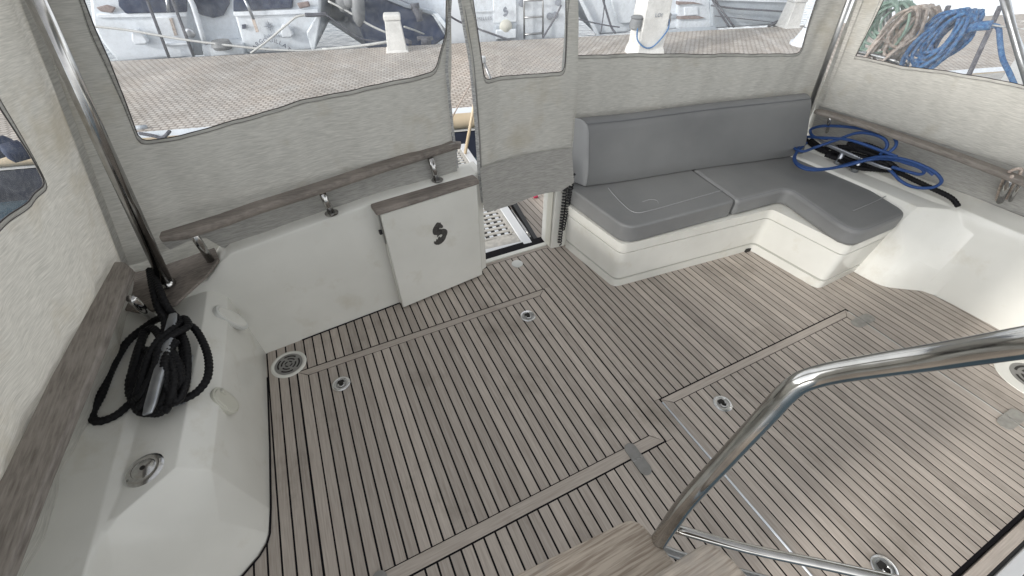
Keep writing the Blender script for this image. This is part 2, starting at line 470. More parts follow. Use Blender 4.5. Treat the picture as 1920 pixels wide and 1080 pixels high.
def hatch(hx, label, hinges, latches, board_x_front=True):
    x0, x1, y0, y1 = hx
    h = thing('floor_hatch', label, 'hatch', 'teak floor hatches in the cockpit deck')
    MB().box(x0, x1, y0, y1, -.0024, -.0018).build('tray', M['caulk'], h)
    w = .049
    MB().slab([(x0, y1, -.003), (x1, y1, -.003), (x1 - w, y1 - .041, -.003), (x0 + w, y1 - .041, -.003)], (0, 0, .005)).build('margin_board', M['teak_x'], h, .0015, 1)
    if board_x_front:
        MB().slab([(x0, y0, -.003), (x1, y0, -.003), (x1 - w, y0 + .052, -.003), (x0 + w, y0 + .052, -.003)], (0, 0, .005)).build('margin_board', M['teak_x'], h, .0015, 1)
        yb = y0 + .052
    else: yb = y0
    MB().slab([(x0, y0 + .002, -.003), (x0 + w - .003, yb + .003, -.003), (x0 + w - .003, y1 - .044, -.003), (x0, y1 - .003, -.003)], (0, 0, .0035)).build('margin_board', M['teak_y'], h)
    MB().slab([(x1, y0 + .002, -.003), (x1 - w + .003, yb + .003, -.003), (x1 - w + .003, y1 - .044, -.003), (x1, y1 - .003, -.003)], (0, 0, .0035)).build('margin_board', M['teak_y'], h)
    a = x0 + w; b_ = x1 - w; nn = round((b_ - a) / PIT); pw = (b_ - a) / nn
    for i in range(nn):
        plank(a + pw * i, a + pw * (i + 1), yb + .004, y1 - .045, h)
    for lx, ly in latches:
        l = MB().lathe([(.047, .0005), (.047, .003), (.043, .0062), (.035, .0062), (.033, .002), (.0, .002)], (lx, ly, 0), 28).build('latch', M['chrome'], h, smooth=True)
        MB().lathe([(.0, .0022), (.029, .0022), (.0295, .0028), (0, .0028)], (lx, ly, 0), 20).build('recess', M['steel_matt'], l)
        MB().slab([(lx + dx, ly + dy, .0030) for dx, dy in rounded([(-.014, -.002), (-.020, .007), (-.014, .024), (.013, .024), (.019, .007), (.014, -.002)], .004, 3)], (0, 0, .0006)).build('finger_hole', M['dark_hole'], l)
        MB().lathe([(0, .0031), (.013, .0031), (.013, .0036), (0, .0036)], (lx, ly - .012, 0), 16).build('key_hole', M['dark_hole'], l)
        MB().tube([(lx - .014, ly + .002, .0055), (lx - .014, ly - .012, .006), (lx, ly - .0215, .006), (lx + .014, ly - .012, .006), (lx + .014, ly + .002, .0055)], .0028, 6, 4).build('pull_ring', M['chrome'], l, smooth='all')
    for hx_, hy_, ang in hinges:
        hm = M['steel_grey'] if ang == 0 else M['hinge_pale']; hk = 1 if ang == 0 else 1.12
        hg = bpy.data.objects.new('hinge', None); col.objects.link(hg); hg.parent = h
        hg.location = (hx_, hy_, 0); hg.rotation_euler = (0, 0, R(ang)); hg.scale = (hk, hk, 1)
        for sgn in (1, -1):
            pts = [(-.029, .002 * sgn), (.029, .002 * sgn)] + [(.029 * math.cos(t), sgn * (.052 + .029 * math.sin(t))) for t in [math.pi * i / 10 for i in range(11)]]
            MB().slab([(p[0], p[1], .003) for p in pts], (0, 0, .0035)).build('leaf', hm, hg, .0008, 1)
        MB().tube([(-.010, 0, .0052), (.010, 0, .0052)], .004, 8).build('knuckle', M['steel_grey'], hg, smooth='all')
        for kx in (-.021, .021):
            MB().box(kx - .008, kx + .008, -.0035, .0035, .002, .0068).build('knuckle', M['steel'], hg)
    return h
hatch(H1, 'large teak floor hatch left of the centreline with two flush ring latches', [(.918, .560, 0), (-.262, .560, 0)], [(.884, 1.591), (-.244, 1.584)])
h2 = hatch(H2, 'teak floor hatch edged by a bright strip, partly under the steel handrail', [(2.716, .655, 90), (2.716, -.09, 90)], [(1.496, .604), (1.500, -.205)], False)
MB().tube([(1.2235, -.33, .0015), (1.2235, .745, .0015)], .0048, 8).build('edge_strip', M['boat_white2'], h2, smooth='all')
MB().box(2.7125, 2.7175, -.33, .745, -.003, .0012).build('edge_strip', M['plastic_white'], h2)

# drains, cap
def drain(x, y, r, label, rk=1.28):
    d = thing('deck_drain', label, 'drain', 'round deck drains')
    MB().lathe([(r * rk, .0005), (r * (rk - .01), .004), (r * (rk + 1) / 2, .008), (r * 1.02, .005), (r * 1.0, -.001), (0, -.001)], (x, y, 0), 40).build('rim', M['gelcoat'], d, smooth=True)
    g = MB().lathe([(0, .0022), (r * .99, .0022), (r * .99, .0042), (0, .0042)], (x, y, 0), 36).build('grate', M['steel_matt'], d)
    g.data.materials[0] = M['steel_grey']
    for rr, n_, wd in ((.24, 4, .05), (.50, 4, .055), (.76, 4, .06)):
        for i in range(n_):
            a0 = 2 * math.pi * i / n_ + rr; a1 = a0 + 1.15
            arc_ = [a0 + (a1 - a0) * j / 8 for j in range(9)]
            pts = [(x + r * (rr + wd) * math.cos(t), y + r * (rr + wd) * math.sin(t), .0043) for t in arc_] + [(x + r * (rr - wd) * math.cos(t), y + r * (rr - wd) * math.sin(t), .0043) for t in reversed(arc_)]
            MB().slab(pts, (0, 0, .0006)).build('slot', M['dark_hole'], g)
    return d
drain(-.485, 1.845, .073, 'round grey slotted deck drain in the corner below the transom wall')
drain(3.13, -.02, .105, 'round deck drain with a wide white rim at the edge behind the handrail', 1.62)
tag(MB().lathe([(.040, -.002), (.040, .004), (.037, .006), (0, .0065)], (1.053, 2.08, 0), 30).build('round_cover', M['plastic_white'], smooth=True), 'small round pale cap set in the planks by the door opening', 'cap')

# front threshold of the saloon door
th = thing('threshold', 'grey teak threshold board and metal sliding door track by the bottom of the deck', 'threshold')
MB().box(1.5, 3.6, -.389, -.350, -.06, .012).build('board', M['teak_x'], th, .002, 1)
MB().box(1.5, 3.6, -.401, -.3895, -.06, .004).build('gasket', M['black'], th)
MB().box(1.5, 3.6, -.446, -.402, -.06, .022).build('track', M['alu_frame'], th, .003)
MB().box(1.5, 3.6, -.62, -.4465, -.06, -.01).build('gutter', M['black'], th)

# ------------------------------------------------------------------ the side coamings (sg=+1 left, -1 right)
def coaming(nm, label, sg, xc, dy, base):
    X = lambda x: xc + sg * (x - xc) if sg < 0 else x
    P = lambda x, y, z: ((x if sg > 0 else 2 * xc - x), y, z)
    d = dy
    # stations: y, [ (x,z) outer edge, lip, outer ridge, pad outer, pad inner ridge, mid, base ]
    bx = base
    O3 = [(-1.08, .54), (-1.015, .52)]
    st = [
        (2.06, [(-1.00, .56), (-.93, .545), (-.86, .54), (-.82, .53), (-.66, .53), (-.606, .46), (-.594, -.006)]),
        (1.80, [(-1.01, .55), (-.945, .53), (-.875, .528), (-.835, .50), (-.685, .50), (-.616, .43), (-.600, -.006)]),
        (1.36 + d * .5, [(-1.05, .54), (-.985, .52), (-.911, .515), (-.875, .495), (-.716, .50), (-.645, .42), (-.610, -.006)]),
        (1.068 + d, [(-1.07, .54), (-1.01, .52), (-.925, .512), (-.892, .493), (-.738, .499), (-.668, .41), (-.622, -.006)]),
        (.968 + d, O3 + [(-.928, .511), (-.908, .501), (-.886, .497), (-.712, .24), (-.631, -.006)]),
        (.935 + d, O3 + [(-.930, .511), (-.917, .503), (-.908, .493), (-.745, .21), (-.643, -.006)]),
        (.90 + d, O3 + [(-.932, .510), (-.921, .498), (-.910, .47), (-.775, .19), (-.672, -.006)]),
        (.86 + d, O3 + [(-.934, .510), (-.924, .49), (-.912, .44), (-.815, .17), (-.728, -.006)]),
        (.79 + d, O3 + [(-.938, .508), (-.929, .48), (-.917, .42), (-.868, .15), (-.828, -.006)]),
        (.72 + d, O3 + [(-.941, .507), (-.932, .478), (-.922, .41), (-.888, .15), (-.862, -.006)]),
        (.60 + d, O3 + [(-.950, .506), (-.940, .475), (-.93, .40), (-.896, .15), (-.875, -.006)]),
        (-.70, [(-1.13, .54), (-1.07, .52), (-1.0, .506), (-.985, .46), (-.97, .39), (-.92, .15), (-.90, -.006)]),
    ]
    rings = []
    for y, pr in st:
        rings.append([P(x, y, z) for x, z in pr])
    # insert rows for smoothness
    b = MB().loft(rings, closed=False, caps=False)
    o = b.build(nm, M['gelcoat'], None, .016, 3)
    md = o.modifiers.new('skin', 'SOLIDIFY'); md.thickness = .012; md.offset = -1
    o.modifiers.move(1, 0)
    o.modifiers['bevel'].angle_limit = R(14)
    return tag(o, label, 'coaming')
def base_l(y):
    return -.600 if y > 1.34 else (-.600 - .012 * (1.34 - y) / .1 if y > 1.24 else (-.612 - (1.24 - y) / .14 * .075 if y > 1.10 else -.69 - (1.1 - y) * .15))
def base_r(y):
    return -.600 if y > 1.36 else (-.612 if y > 1.09 else (-.73 if y > .9 else -.74))
coaming('coaming', 'white moulded side coaming on the left carrying the cleat and filler cap', 1, 1.27, 0, base_l)
coaming('coaming', 'white moulded side coaming on the right behind the sofa', -1, 1.258, -.125, base_r)

for nm_, lab_, sg_ in (('bulwark', 'white outer bulwark behind the left canvas screen', 1), ('bulwark', 'white outer bulwark behind the right canvas screen', -1)):
    f_ = lambda x: x if sg_ > 0 else 2.58 - x
    tag(MB().slab([(f_(-1.09), 2.4, .35), (f_(-1.09), 2.4, .84), (f_(-1.16), 2.4, .84), (f_(-1.2), 2.4, .35)], (0, -3.2, 0)).build(nm_, M['gelcoat'], None, .02, 3), lab_, 'bulwark')
def seam_line(pts, parent):
    return MB().tube([(p[0], p[1], .0012) for p in pts], .0042, 6).build('caulk_line', M['caulk'], parent, smooth='all')
cpts = [(-.597, 1.80), (-.607, 1.36), (-.619, 1.068), (-.628, .966), (-.640, .932), (-.669, .896), (-.725, .856), (-.825, .786), (-.859, .718), (-.872, .60)]
seam_line(cpts, deck)
seam_line([(2.516 - x_, y_ - .125) for x_, y_ in cpts[2:]], deck)
seam_line([(x_ / 20, T(x_ / 20) - .004) for x_ in range(-8, 17)], deck)
# ------------------------------------------------------------------ transom wall
tw = thing('transom_wall', 'curved white transom wall left of the door opening', 'wall')
xs = [-.80, -.70, -.65, -.60, -.56, -.50, -.42, -.30, -.15, 0, .2, .4, .6, .80]
def ztop(x):
    if x > .2: return .745
    if x > -.5: return .690 + (x + .5) / .7 * .055
    return max(.58, .690 - (-.5 - x) ** 1.5 * 2.2)
rings = []
for x in xs:
    y = T(x); zt = ztop(x)
    rings.append([(x, y + .0, -.006), (x, y + .004, .35), (x, y + .002, zt - .035), (x, y + .008, zt - .012), (x, y + .026, zt), (x, y + .13, zt + .004), (x, y + .15, zt - .02), (x, y + .15, -.05)])
MB().loft(rings, closed=True).build('wall_panel', M['gelcoat'], tw, .003, 2, smooth=True)
MB().slab([(.795, 2.12, .0), (.842, 2.14, .0), (.842, 2.27, .0), (.795, 2.26, .0)], (0, 0, .744)).build('door_jamb', M['gelcoat2'], tw, .008)
jb = thing('door_post', 'white moulded door post beside the coiled black cable', 'post')
MB().slab([(1.352, 2.200, -.006), (1.358, 2.130, -.006), (1.485, 2.118, -.006), (1.485, 2.26, -.006), (1.36, 2.29, -.006)], (0, 0, .52)).build('post_body', M['gelcoat2'], jb, .012, 3)
MB().box(1.346, 1.3515, 2.14, 2.205, .02, .70).build('seal', M['plastic'], jb)

# ------------------------------------------------------------------ transom door folded open against the wall
dr = thing('transom_door', 'white transom door with seahorse emblem and teak top, folded open against the wall', 'door')
DO = Vector((.205, 1.988, 0)); DX = Vector((.9913, .1313, 0)).normalized(); DN = Vector((-DX.y, DX.x, 0))
dp = lambda s_, z, o_=0: tuple(DO + DX * s_ + DN * o_ + Vector((0, 0, z)))
MB().slab([dp(0, .012), dp(.581, .012), dp(.581, .698), dp(0, .698)], DN * .022).build('panel', M['gelcoat'], dr, .008, 3)
MB().slab([dp(.006, .02, .0225), dp(.575, .02, .0225), dp(.575, .694, .0225), dp(.006, .694, .0225)], DN * .018).build('core', M['groove'], dr)
MB().slab([dp(.0, .016, .041), dp(.579, .016, .041), dp(.579, .698, .041), dp(.0, .698, .041)], DN * .014).build('inner_skin', M['gelcoat2'], dr, .004)
MB().slab([dp(-.022, .704, -.014), dp(.592, .704, -.014), dp(.592, .734, -.006), dp(-.022, .734, -.006)], DN * .083).build('teak_cap', M['teak_rail'], dr, .009, 3)
MB().slab([dp(-.006, .50, .02), dp(-.0005, .50, .02), dp(-.0005, .69, .02), dp(-.006, .69, .02)], DN * .02).build('latch_plate', M['steel_matt'], dr)
MB().slab([dp(-.022, .565, .022), dp(-.0065, .565, .022), dp(-.0065, .59, .022), dp(-.022, .59, .022)], DN * .018).build('latch_knob', M['black'], dr, .003)
EM = [(385,215),(420,230),(450,250),(485,248),(480,275),(505,320),(540,375),(540,430),(490,448),(460,420),(410,415),(420,455),(480,475),(560,490),(620,530),(655,590),(655,650),(630,720),(600,760),(560,850),(500,910),(420,955),(330,968),(250,935),(200,880),(192,820),(215,790),(245,825),(270,800),(285,745),(325,775),(345,720),(385,680),(400,730),(440,740),(480,700),(480,655),(430,640),(370,660),(310,700),(320,650),(330,630),(290,605),(240,585),(210,540),(205,470),(215,400),(260,330),(310,275),(350,235)]
def seahorse(name, o3, X_, Y_, sc_, m, parent, nrm, th_=.003):
    X_, Y_, o3, nrm = Vector(X_), Vector(Y_), Vector(o3), Vector(nrm)
    return MB().slab([o3 + X_ * ((x - 425) * sc_) + Y_ * ((600 - y) * sc_) for x, y in EM], nrm * th_).build(name, m, parent, .0008 if th_ < .01 else 0, 1)
em = seahorse('emblem', dp(.3135, .462, -.0001), DX, (0, 0, 1), .000205, M['emblem'], dr, -DN)
for i in range(5):
    o_ = .30 + .012 * i
    MB().tube([dp(.2935 + i * .006, .53 - i * .004, -.0035), dp(.290 + i * .007, .50 - i * .006, -.004), dp(.306 + i * .008, .478 - i * .005, -.0042), dp(.335 + i * .004, .466 - i * .008, -.0035)], .0011, 5, 4).build('ridge', M['emblem'], em, smooth='all')
    MB().tube([dp(.335 - i * .003, .445 - i * .006, -.0035), dp(.320 - i * .007, .415 - i * .003, -.0042), dp(.292 - i * .001, .402 + i * .002, -.0035)], .0011, 5, 4).build('ridge', M['emblem'], em, smooth='all')

# ------------------------------------------------------------------ handrails
def rail_board(nm, m, parent, path, w, h, taper=True):
    p = [Vector(q) for q in path]; rings = []
    for i, c in enumerate(p):
        t = (p[min(i + 1, len(p) - 1)] - p[max(i - 1, 0)]); t.z = 0; t.normalize(); nn_ = Vector((-t.y, t.x, 0))
        k = 1.0 if 0 < i < len(p) - 1 else .72
        prof = [(-.5, -.2), (-.42, -.5), (.42, -.5), (.5, -.2), (.5, .15), (.40, .5), (-.40, .5), (-.5, .15)]
        rings.append([c + nn_ * (a * w * k) + Vector((0, 0, b_ * h * k)) for a, b_ in prof])
    return MB().loft(rings).build(nm, m, parent, .003, 2, smooth=True)
def post(parent, b, t, r=.0165, flange=True):
    MB().tube([b, t], r, 16).build('post', M['steel'], parent, smooth='all')
    if flange: MB().lathe([(.033, 0), (.033, .004), (.028, .007), (r, .008), (0, .008)], b, 24).build('flange', M['steel'], parent, smooth=True)
tr = thing('handrail', 'long curved teak rail on steel posts above the transom wall', 'handrail', 'teak handrails on steel posts')
rp = [(-0.6673,1.89,0.895), (-0.5876,1.885,0.895), (-0.4408,1.919,0.895), (-0.3141,1.962,0.895), (-0.0332,2.026,0.895), (0.2362,2.101,0.895), (0.5069,2.161,0.895), (0.6989,2.204,0.895), (0.7419,2.183,0.895)]
rail_board('rail', M['teak_rail'], tr, rp, .072, .036)
post(tr, (-0.02,2.033,0.745), (-0.0333,2.022,0.88)); post(tr, (0.5674,2.128,0.745), (0.545,2.128,0.88))
post(tr, (-0.5946,2.01,0.655), (-0.559,1.878,0.885), flange=False)
lr = thing('handrail', 'wide weathered teak rail running along the left canvas side', 'handrail', 'teak handrails on steel posts')
MB().slab([(-0.8734,1.919,0.79), (-0.8377,1.902,0.79), (-0.7988,1.831,0.79), (-0.8246,1.411,0.79), (-0.8362,1.262,0.79), (-0.8634,0.9458,0.79), (-0.8767,0.7244,0.79), (-.905,.30,.79), (-.945,-.2,.79), (-1.10,-.2,.79), (-1.045,.5,.79), (-0.967,0.9962,0.79), (-0.944,1.315,0.79)], (0, 0, .028)).build('rail', M['teak_rail_y'], lr, .006, 3)
post(lr, (-0.8736,1.869,0.525), (-0.795,1.67,0.79), flange=False)
rr = thing('handrail', 'weathered teak rail along the right canvas side above the blue rope', 'handrail', 'teak handrails on steel posts')
rail_board('rail', M['teak_rail_y'], rr, [(3.292,1.821,0.8), (3.312,1.766,0.8), (3.365,1.442,0.8), (3.376,1.01,0.8), (3.365,0.8178,0.8), (3.346,0.6299,0.8), (3.5,.2,.80), (3.5,-.4,.80)], .075, .03)
post(rr, (3.57,1.806,0.56), (3.286,1.697,0.79), .011, False)
post(rr, (3.648,0.7194,0.545), (3.33,0.6909,0.79))
post(rr, (3.683,0.6889,0.545), (3.322,0.643,0.79), .009, False)
MB().lathe([(.033, 0), (.033, .006), (.02, .012), (0, .012)], (3.675,0.7088,0.54), 20).build('flange', M['steel'], rr, smooth=True)
tag(MB().tube([(3.623,0.7314,0.56), (3.446,0.7317,0.72), (3.357,0.7217,0.82), (3.381,0.6933,0.84), (3.447,0.6907,0.74), (3.643,0.708,0.56), (3.57,0.7233,0.6), (3.31,0.6903,0.82)], .0075, 8, 8).build('lashing', M['rope_beige'], smooth='all'), 'thin beige lashing tied round the right rail post', 'rope')

# teak corner plates under the tubes
cp = thing('corner_plate', 'weathered teak corner block under the left steel tube', 'plate')
MB().slab([(-0.8901,1.858,0.57), (-0.7561,1.831,0.585), (-0.6131,1.917,0.635), (-0.5585,1.999,0.65), (-0.5745,2.086,0.665), (-0.8267,2.104,0.62), (-1.002,2.151,0.6), (-1.015,1.966,0.56)], (0, 0, .014)).build('block', M['teak_rail'], cp, .004, 2)

# corner tubes
ct = thing('canopy_tube', 'thick polished steel tube rising from the left rear corner', 'tube', 'steel corner tubes of the canopy')
TB = Vector((-0.7773,1.95,0.6397)); TT = Vector((-0.6083,1.95,1.688)); dv = (TT - TB) * 1.35
MB().tube([TB, TB + dv], .025, 20).build('tube', M['steel'], ct, smooth='all')
MB().lathe([(.034, 0), (.034, .01), (.028, .02), (0, .02)], TB - Vector((0, 0, .01)), 24).build('collar', M['steel'], ct, smooth=True)
ct2 = thing('canopy_tube', 'dark slim steel tube in the right rear corner beside the sofa back', 'tube', 'steel corner tubes of the canopy')
TB2 = Vector((3.307,1.88,0.8277)); TT2 = Vector((3.207,1.88,1.459)); dv2 = (TT2 - TB2) * 1.6
MB().tube([TB2 - dv2 * .25, TB2 + dv2], .016, 16).build('tube', M['steel_matt'], ct2, smooth='all')

# ------------------------------------------------------------------ canvas enclosure
def resample(pl, n):
    pl = [Vector(p) for p in pl]; d = [0]
    for i in range(1, len(pl)): d.append(d[-1] + (pl[i] - pl[i - 1]).length)
    out = []
    for k in range(n):
        t = d[-1] * k / n; i = 0
        while i < len(d) - 2 and d[i + 1] < t: i += 1
        s_ = (t - d[i]) / max(1e-9, d[i + 1] - d[i]); out.append(pl[i].lerp(pl[i + 1], s_))
    return out
def loop4(sides, ns):
    out = []
    for s_, n in zip(sides, ns): out += resample(s_, n)
    return out
def corner(a, c, b, r=.03, n=6):
    a, c, b = Vector(a), Vector(c), Vector(b)
    p, q = c + (a - c).normalized() * r, c + (b - c).normalized() * r
    return [tuple((1 - t) ** 2 * p + 2 * t * (1 - t) * c + t * t * q) for t in [i / n for i in range(n + 1)]]
def canvas_panel(root, surf, outer, inner, ns=(90, 40, 50, 40), K=16, m='canvas', seed=0, amp=.011, inward=Vector((0, -1, 0))):
    """outer / inner: four sides (bottom, right, top, left) of (s, z) polylines."""
    O = loop4(outer, ns); I = loop4(inner, ns); n = len(O)
    def W(s_, z):
        return amp * (math.sin(s_ * 9 + seed) * math.sin(z * 3.1 + seed * 2) + .55 * math.sin(s_ * 19 + 2.4 * z + seed) + .28 * math.sin(s_ * 43 - 3 * z + 2 * seed) + .2 * math.sin(z * 17 - s_ * 5 + seed))
    S = lambda p, off=0: surf(p[0], p[1]) + inward * (W(p[0], p[1]) + off)
    b = MB(); rings = [[S(O[i].lerp(I[i], k / K)) for i in range(n)] for k in range(K + 1)]
    b.loft(rings, caps=False)
    o = b.build('canvas', M[m], root, smooth='all')
    def off(i, d):
        v = (O[i] - I[i]); return I[i] + v.normalized() * min(d, v.length * .8)
    hem = MB().loft([[S(off(i, .001), .0025) for i in range(n)], [S(off(i, .020), .0032) for i in range(n)], [S(off(i, .022), .0004) for i in range(n)]], caps=False)
    hem.build('hem', M['hem'], root, smooth='all')
    pp = [S(I[i], .003) for i in range(n)]
    MB().tube(pp + [pp[0]], .0020, 6).build('piping', M['piping'], root, smooth='all')
    st_ = [S(off(i, .0165), .0038) for i in range(n)]
    MB().tube(st_ + [st_[0]], .0007, 4).build('stitching', M['piping'], root, smooth='all')
    # the clear pane: grid across the inner loop
    c = sum((Vector(I[i]) for i in range(n)), Vector((0, 0))) / n
    rs = [[S(I[i].lerp(c, k / 6), -.001) for i in range(n)] for k in range(7)]
    MB().loft(rs, caps=False).build('window_pane', M['vinyl'], root, smooth='all')
    return o
def plain_panel(name, root, surf, poly_rows, m, seed=0, amp=.003, inward=Vector((0, -1, 0))):
    rings = []
    for row in poly_rows:
        r_ = resample([Vector(p) for p in row], 40) + [Vector(row[-1])]
        rings.append([surf(p[0], p[1]) + inward * (amp * (math.sin(p[0] * 14 + seed) + .5 * math.sin(p[0] * 33 + p[1] * 9))) for p in r_])
    return MB().loft(rings, closed=False, caps=False).build(name, M[m], root, smooth='all')

sBL = lambda s_, z: Vector((s_, ycL(s_), z))
sBR = lambda s_, z: Vector((s_, ycR(s_), z))
sCL = lambda s_, z: Vector((-.9 + .24 * (z - .69) + .106 * (s_ - 2.1), s_, z))
sCR = lambda s_, z: Vector((3.58 - .24 * (z - .55) - .106 * (s_ - 1.22), s_, z))
ZT = 2.72
# back left panel
r1 = thing('canvas_screen', 'rear left linen canvas panel with a wide clear window over the transom rail', 'canvas screen', 'canvas enclosure panels')
wl = [(-0.53,1.665), (-0.5457,1.584), (-0.5571,1.492), (-0.5805,1.355)]
wb = [(-0.5853,1.21), (-0.545,1.201), (-0.4702,1.205), (-0.2889,1.222), (-0.0029,1.254), (0.1847,1.263), (0.3855,1.271), (0.5738,1.276)]
cBL1 = corner((-0.5805,1.355), (-0.6116,1.203), (-0.4898,1.202), .035)
cBR1 = corner((0.3855,1.271), (0.6476,1.283), (0.7237,1.445), .04)
in_bottom = cBL1[3:] + wb[2:-1] + cBR1[:4]
in_right = cBR1[3:] + [(0.7237,1.445), (0.7382,1.571), (.735, 1.95)]
in_top = [(.735, 1.95), (-.42, 1.95)]
in_left = [(-.42, 1.95), (-0.53,1.665), (-0.5457,1.584), (-0.5571,1.492), (-0.5805,1.355)] + cBL1[:4]
ob = [(-.96, .70), (-.80, .705), (-.75, .725), (-.70, .745), (-.66, .752), (-.60, .752), (-.57, .74), (-.545, .69), (-.525, .655), (-.48, .665), (-.40, .69), (-.2, .715), (.2, .748), (.712, .75)]
canvas_panel(r1, sBL, [ob, [(.712, .75), (.705, 1.0), (0.7397,1.28), (0.762,1.569), (.765, ZT)], [(.765, ZT), (-.46, ZT)], [(-.46, ZT), (-.73, 1.67), (-.87, 1.05), (-.96, .70)]],
             [in_bottom, in_right, in_top, in_left], seed=1)
MB().loft([[sBL(x_ + dx, z) + Vector((0, -.004, 0)) for z, x_ in ((.752, .712), (1.0, .705), (1.281, .703), (1.57, .755), (ZT, .768))] for dx in (-.004, .012)], closed=False, caps=False).build('zip', M['zip'], r1)
plain_panel('flap', r1, lambda s_, z: Vector((s_, ycL(s_) + .14, z)), [[(-1.12, .50), (-.5, .50)], [(-1.12, .66), (-.5, .66)], [(-1.10, .80), (-.5, .80)]], 'canvas')

# door flap
plain_panel('skirt', r1, lambda s_, z: Vector((s_, ycL(s_) - .03, z)), [[(-.72, .745), (-.62, .762), (-.575, .75), (-.53, .665), (-.40, .69), (-.2, .71), (.2, .742), (.705, .748)], [(-0.7326,0.7874), (-0.5895,0.7996), (-0.3394,0.8149), (-0.0367,0.835), (0.2418,0.86), (.705, .92)]], 'band')
r2 = thing('canvas_door_flap', 'narrow canvas door flap with window, unzipped and hanging in the doorway', 'canvas door flap')
yf = 2.115
def sF(s_, z):
    k = max(0, 1.2 - z)
    return Vector((s_, yf - .05 * min(1, max(0, (.75 - z) / .3)) + .035 * math.sin((s_ - .8) * 5.2) + .02 * math.sin(z * 4), z))
F = lambda x_, z_: (x_, z_)
fl = [(0.7711,2.115,1.581), (0.7993,2.115,1.343), (0.8127,2.115,0.974), (0.8267,2.115,0.5095)]
fr_ = [(1.387,2.115,1.542), (1.419,2.115,1.167), (1.44,2.115,0.8282), (1.45,2.115,0.5566)]
fb = [(0.8267,2.115,0.5095), (0.8617,2.115,0.4848), (1.028,2.115,0.4789), (1.221,2.115,0.5073), (1.402,2.115,0.5098), (1.45,2.115,0.5566)]
c2 = lambda q: (q[0], q[2])
il = [(0.8369,2.115,1.577), (0.8488,2.115,1.472), (0.8603,2.115,1.336)]
ir = [(1.325,2.115,1.546), (1.331,2.115,1.433), (1.336,2.115,1.31)]
ic1 = corner(c2((0.8603,2.115,1.336)), c2((0.8726,2.115,1.237)), c2((1.154,2.115,1.228)), .03)
ic2 = corner(c2((1.154,2.115,1.228)), c2((1.335,2.115,1.222)), c2((1.334,2.115,1.335)), .035)
ext = lambda a, b_, z: (b_[0] + (b_[0] - a[0]) * (z - b_[1]) / (b_[1] - a[1]), z)
fo_l = [ext(c2(fl[1]), c2(fl[0]), ZT)] + [c2(q) for q in fl]
fo_r = [c2(q) for q in reversed(fr_)] + [ext(c2(fr_[1]), c2(fr_[0]), ZT)]
fi_l = [ext(c2(il[1]), c2(il[0]), 1.95)] + [c2(q) for q in il] + ic1[:4]
fi_r = ic2[3:] + [c2(q) for q in reversed(ir)] + [ext(c2(ir[1]), c2(ir[0]), 1.95)]
canvas_panel(r2, sF, [[c2(q) for q in fb], fo_r, [fo_r[-1], fo_l[0]], fo_l], [ic1[3:] + ic2[:4], fi_r, [fi_r[-1], fi_l[0]], fi_l], ns=(40, 40, 16, 40), seed=2, m='canvas')
# darker doubled lower band
band = [[c2(q) for q in ((0.8176,2.1,0.7805), (0.9865,2.1,0.7805), (1.199,2.1,0.7867), (1.428,2.1,0.782))], [c2(q) for q in ((0.8172,2.1,0.5166), (0.8552,2.1,0.4872), (1.021,2.1,0.4812), (1.213,2.1,0.5055), (1.372,2.1,0.5087), (1.454,2.1,0.5514))]]
rows = []
for k in range(9):
    a_ = resample([Vector(p) for p in band[0]], 30) + [Vector(band[0][-1])]; b_ = resample([Vector(p) for p in band[1]], 30) + [Vector(band[1][-1])]
    rows.append([sF(*(u_.lerp(v_, k / 8))) + Vector((0, -.024, 0)) for u_, v_ in zip(a_, b_)])
MB().loft(rows, closed=False, caps=False).build('doubled_band', M['band'], r2, smooth='all')
zp = resample([Vector(q) for q in fo_l], 60)
MB().loft([[sF(p.x - .011, p.y) + Vector((0, .002, 0)) for p in zp], [sF(p.x + .006, p.y) + Vector((0, -.007, 0)) for p in zp]], closed=False, caps=False).build('zip', M['zip'], r2)
MB().tube([sF(p.x + .012, p.y) + Vector((0, -.006, 0)) for p in zp], .004, 6).build('piping', M['steel_grey'], r2, smooth='all')
zp = resample([Vector(q) for q in fo_r], 60)
MB().loft([[sF(p.x + .002, p.y) + Vector((0, .002, 0)) for p in zp], [sF(p.x - .010, p.y) + Vector((0, -.006, 0)) for p in zp]], closed=False, caps=False).build('zip', M['hem'], r2)

# back right panel
r3 = thing('canvas_screen', 'rear right linen canvas panel with a clear window behind the sofa', 'canvas screen', 'canvas enclosure panels')
rc1 = corner((2.976,1.163), (3.108,1.154), (3.092,1.294), .04)
canvas_panel(r3, sBR, [[(1.40, .50), (2.2, .55), (3.45, .60)], [(3.45, .60), (3.442,0.8501), (3.292,1.444), (3.20, 1.9), (3.12, ZT)], [(3.12, ZT), (1.40, ZT)], [(1.40, ZT), (1.42, 1.3), (1.40, .5)]],
             [[(1.499,1.252), (1.914,1.232), (2.131,1.22), (2.439,1.193), (2.68,1.18)] + rc1[:4], rc1[3:] + [(3.084,1.31), (3.053,1.454), (2.96, 1.95)], [(2.96, 1.95), (1.44, 1.95)], [(1.44, 1.95), (1.47, 1.6), (1.499,1.252)]], seed=4)
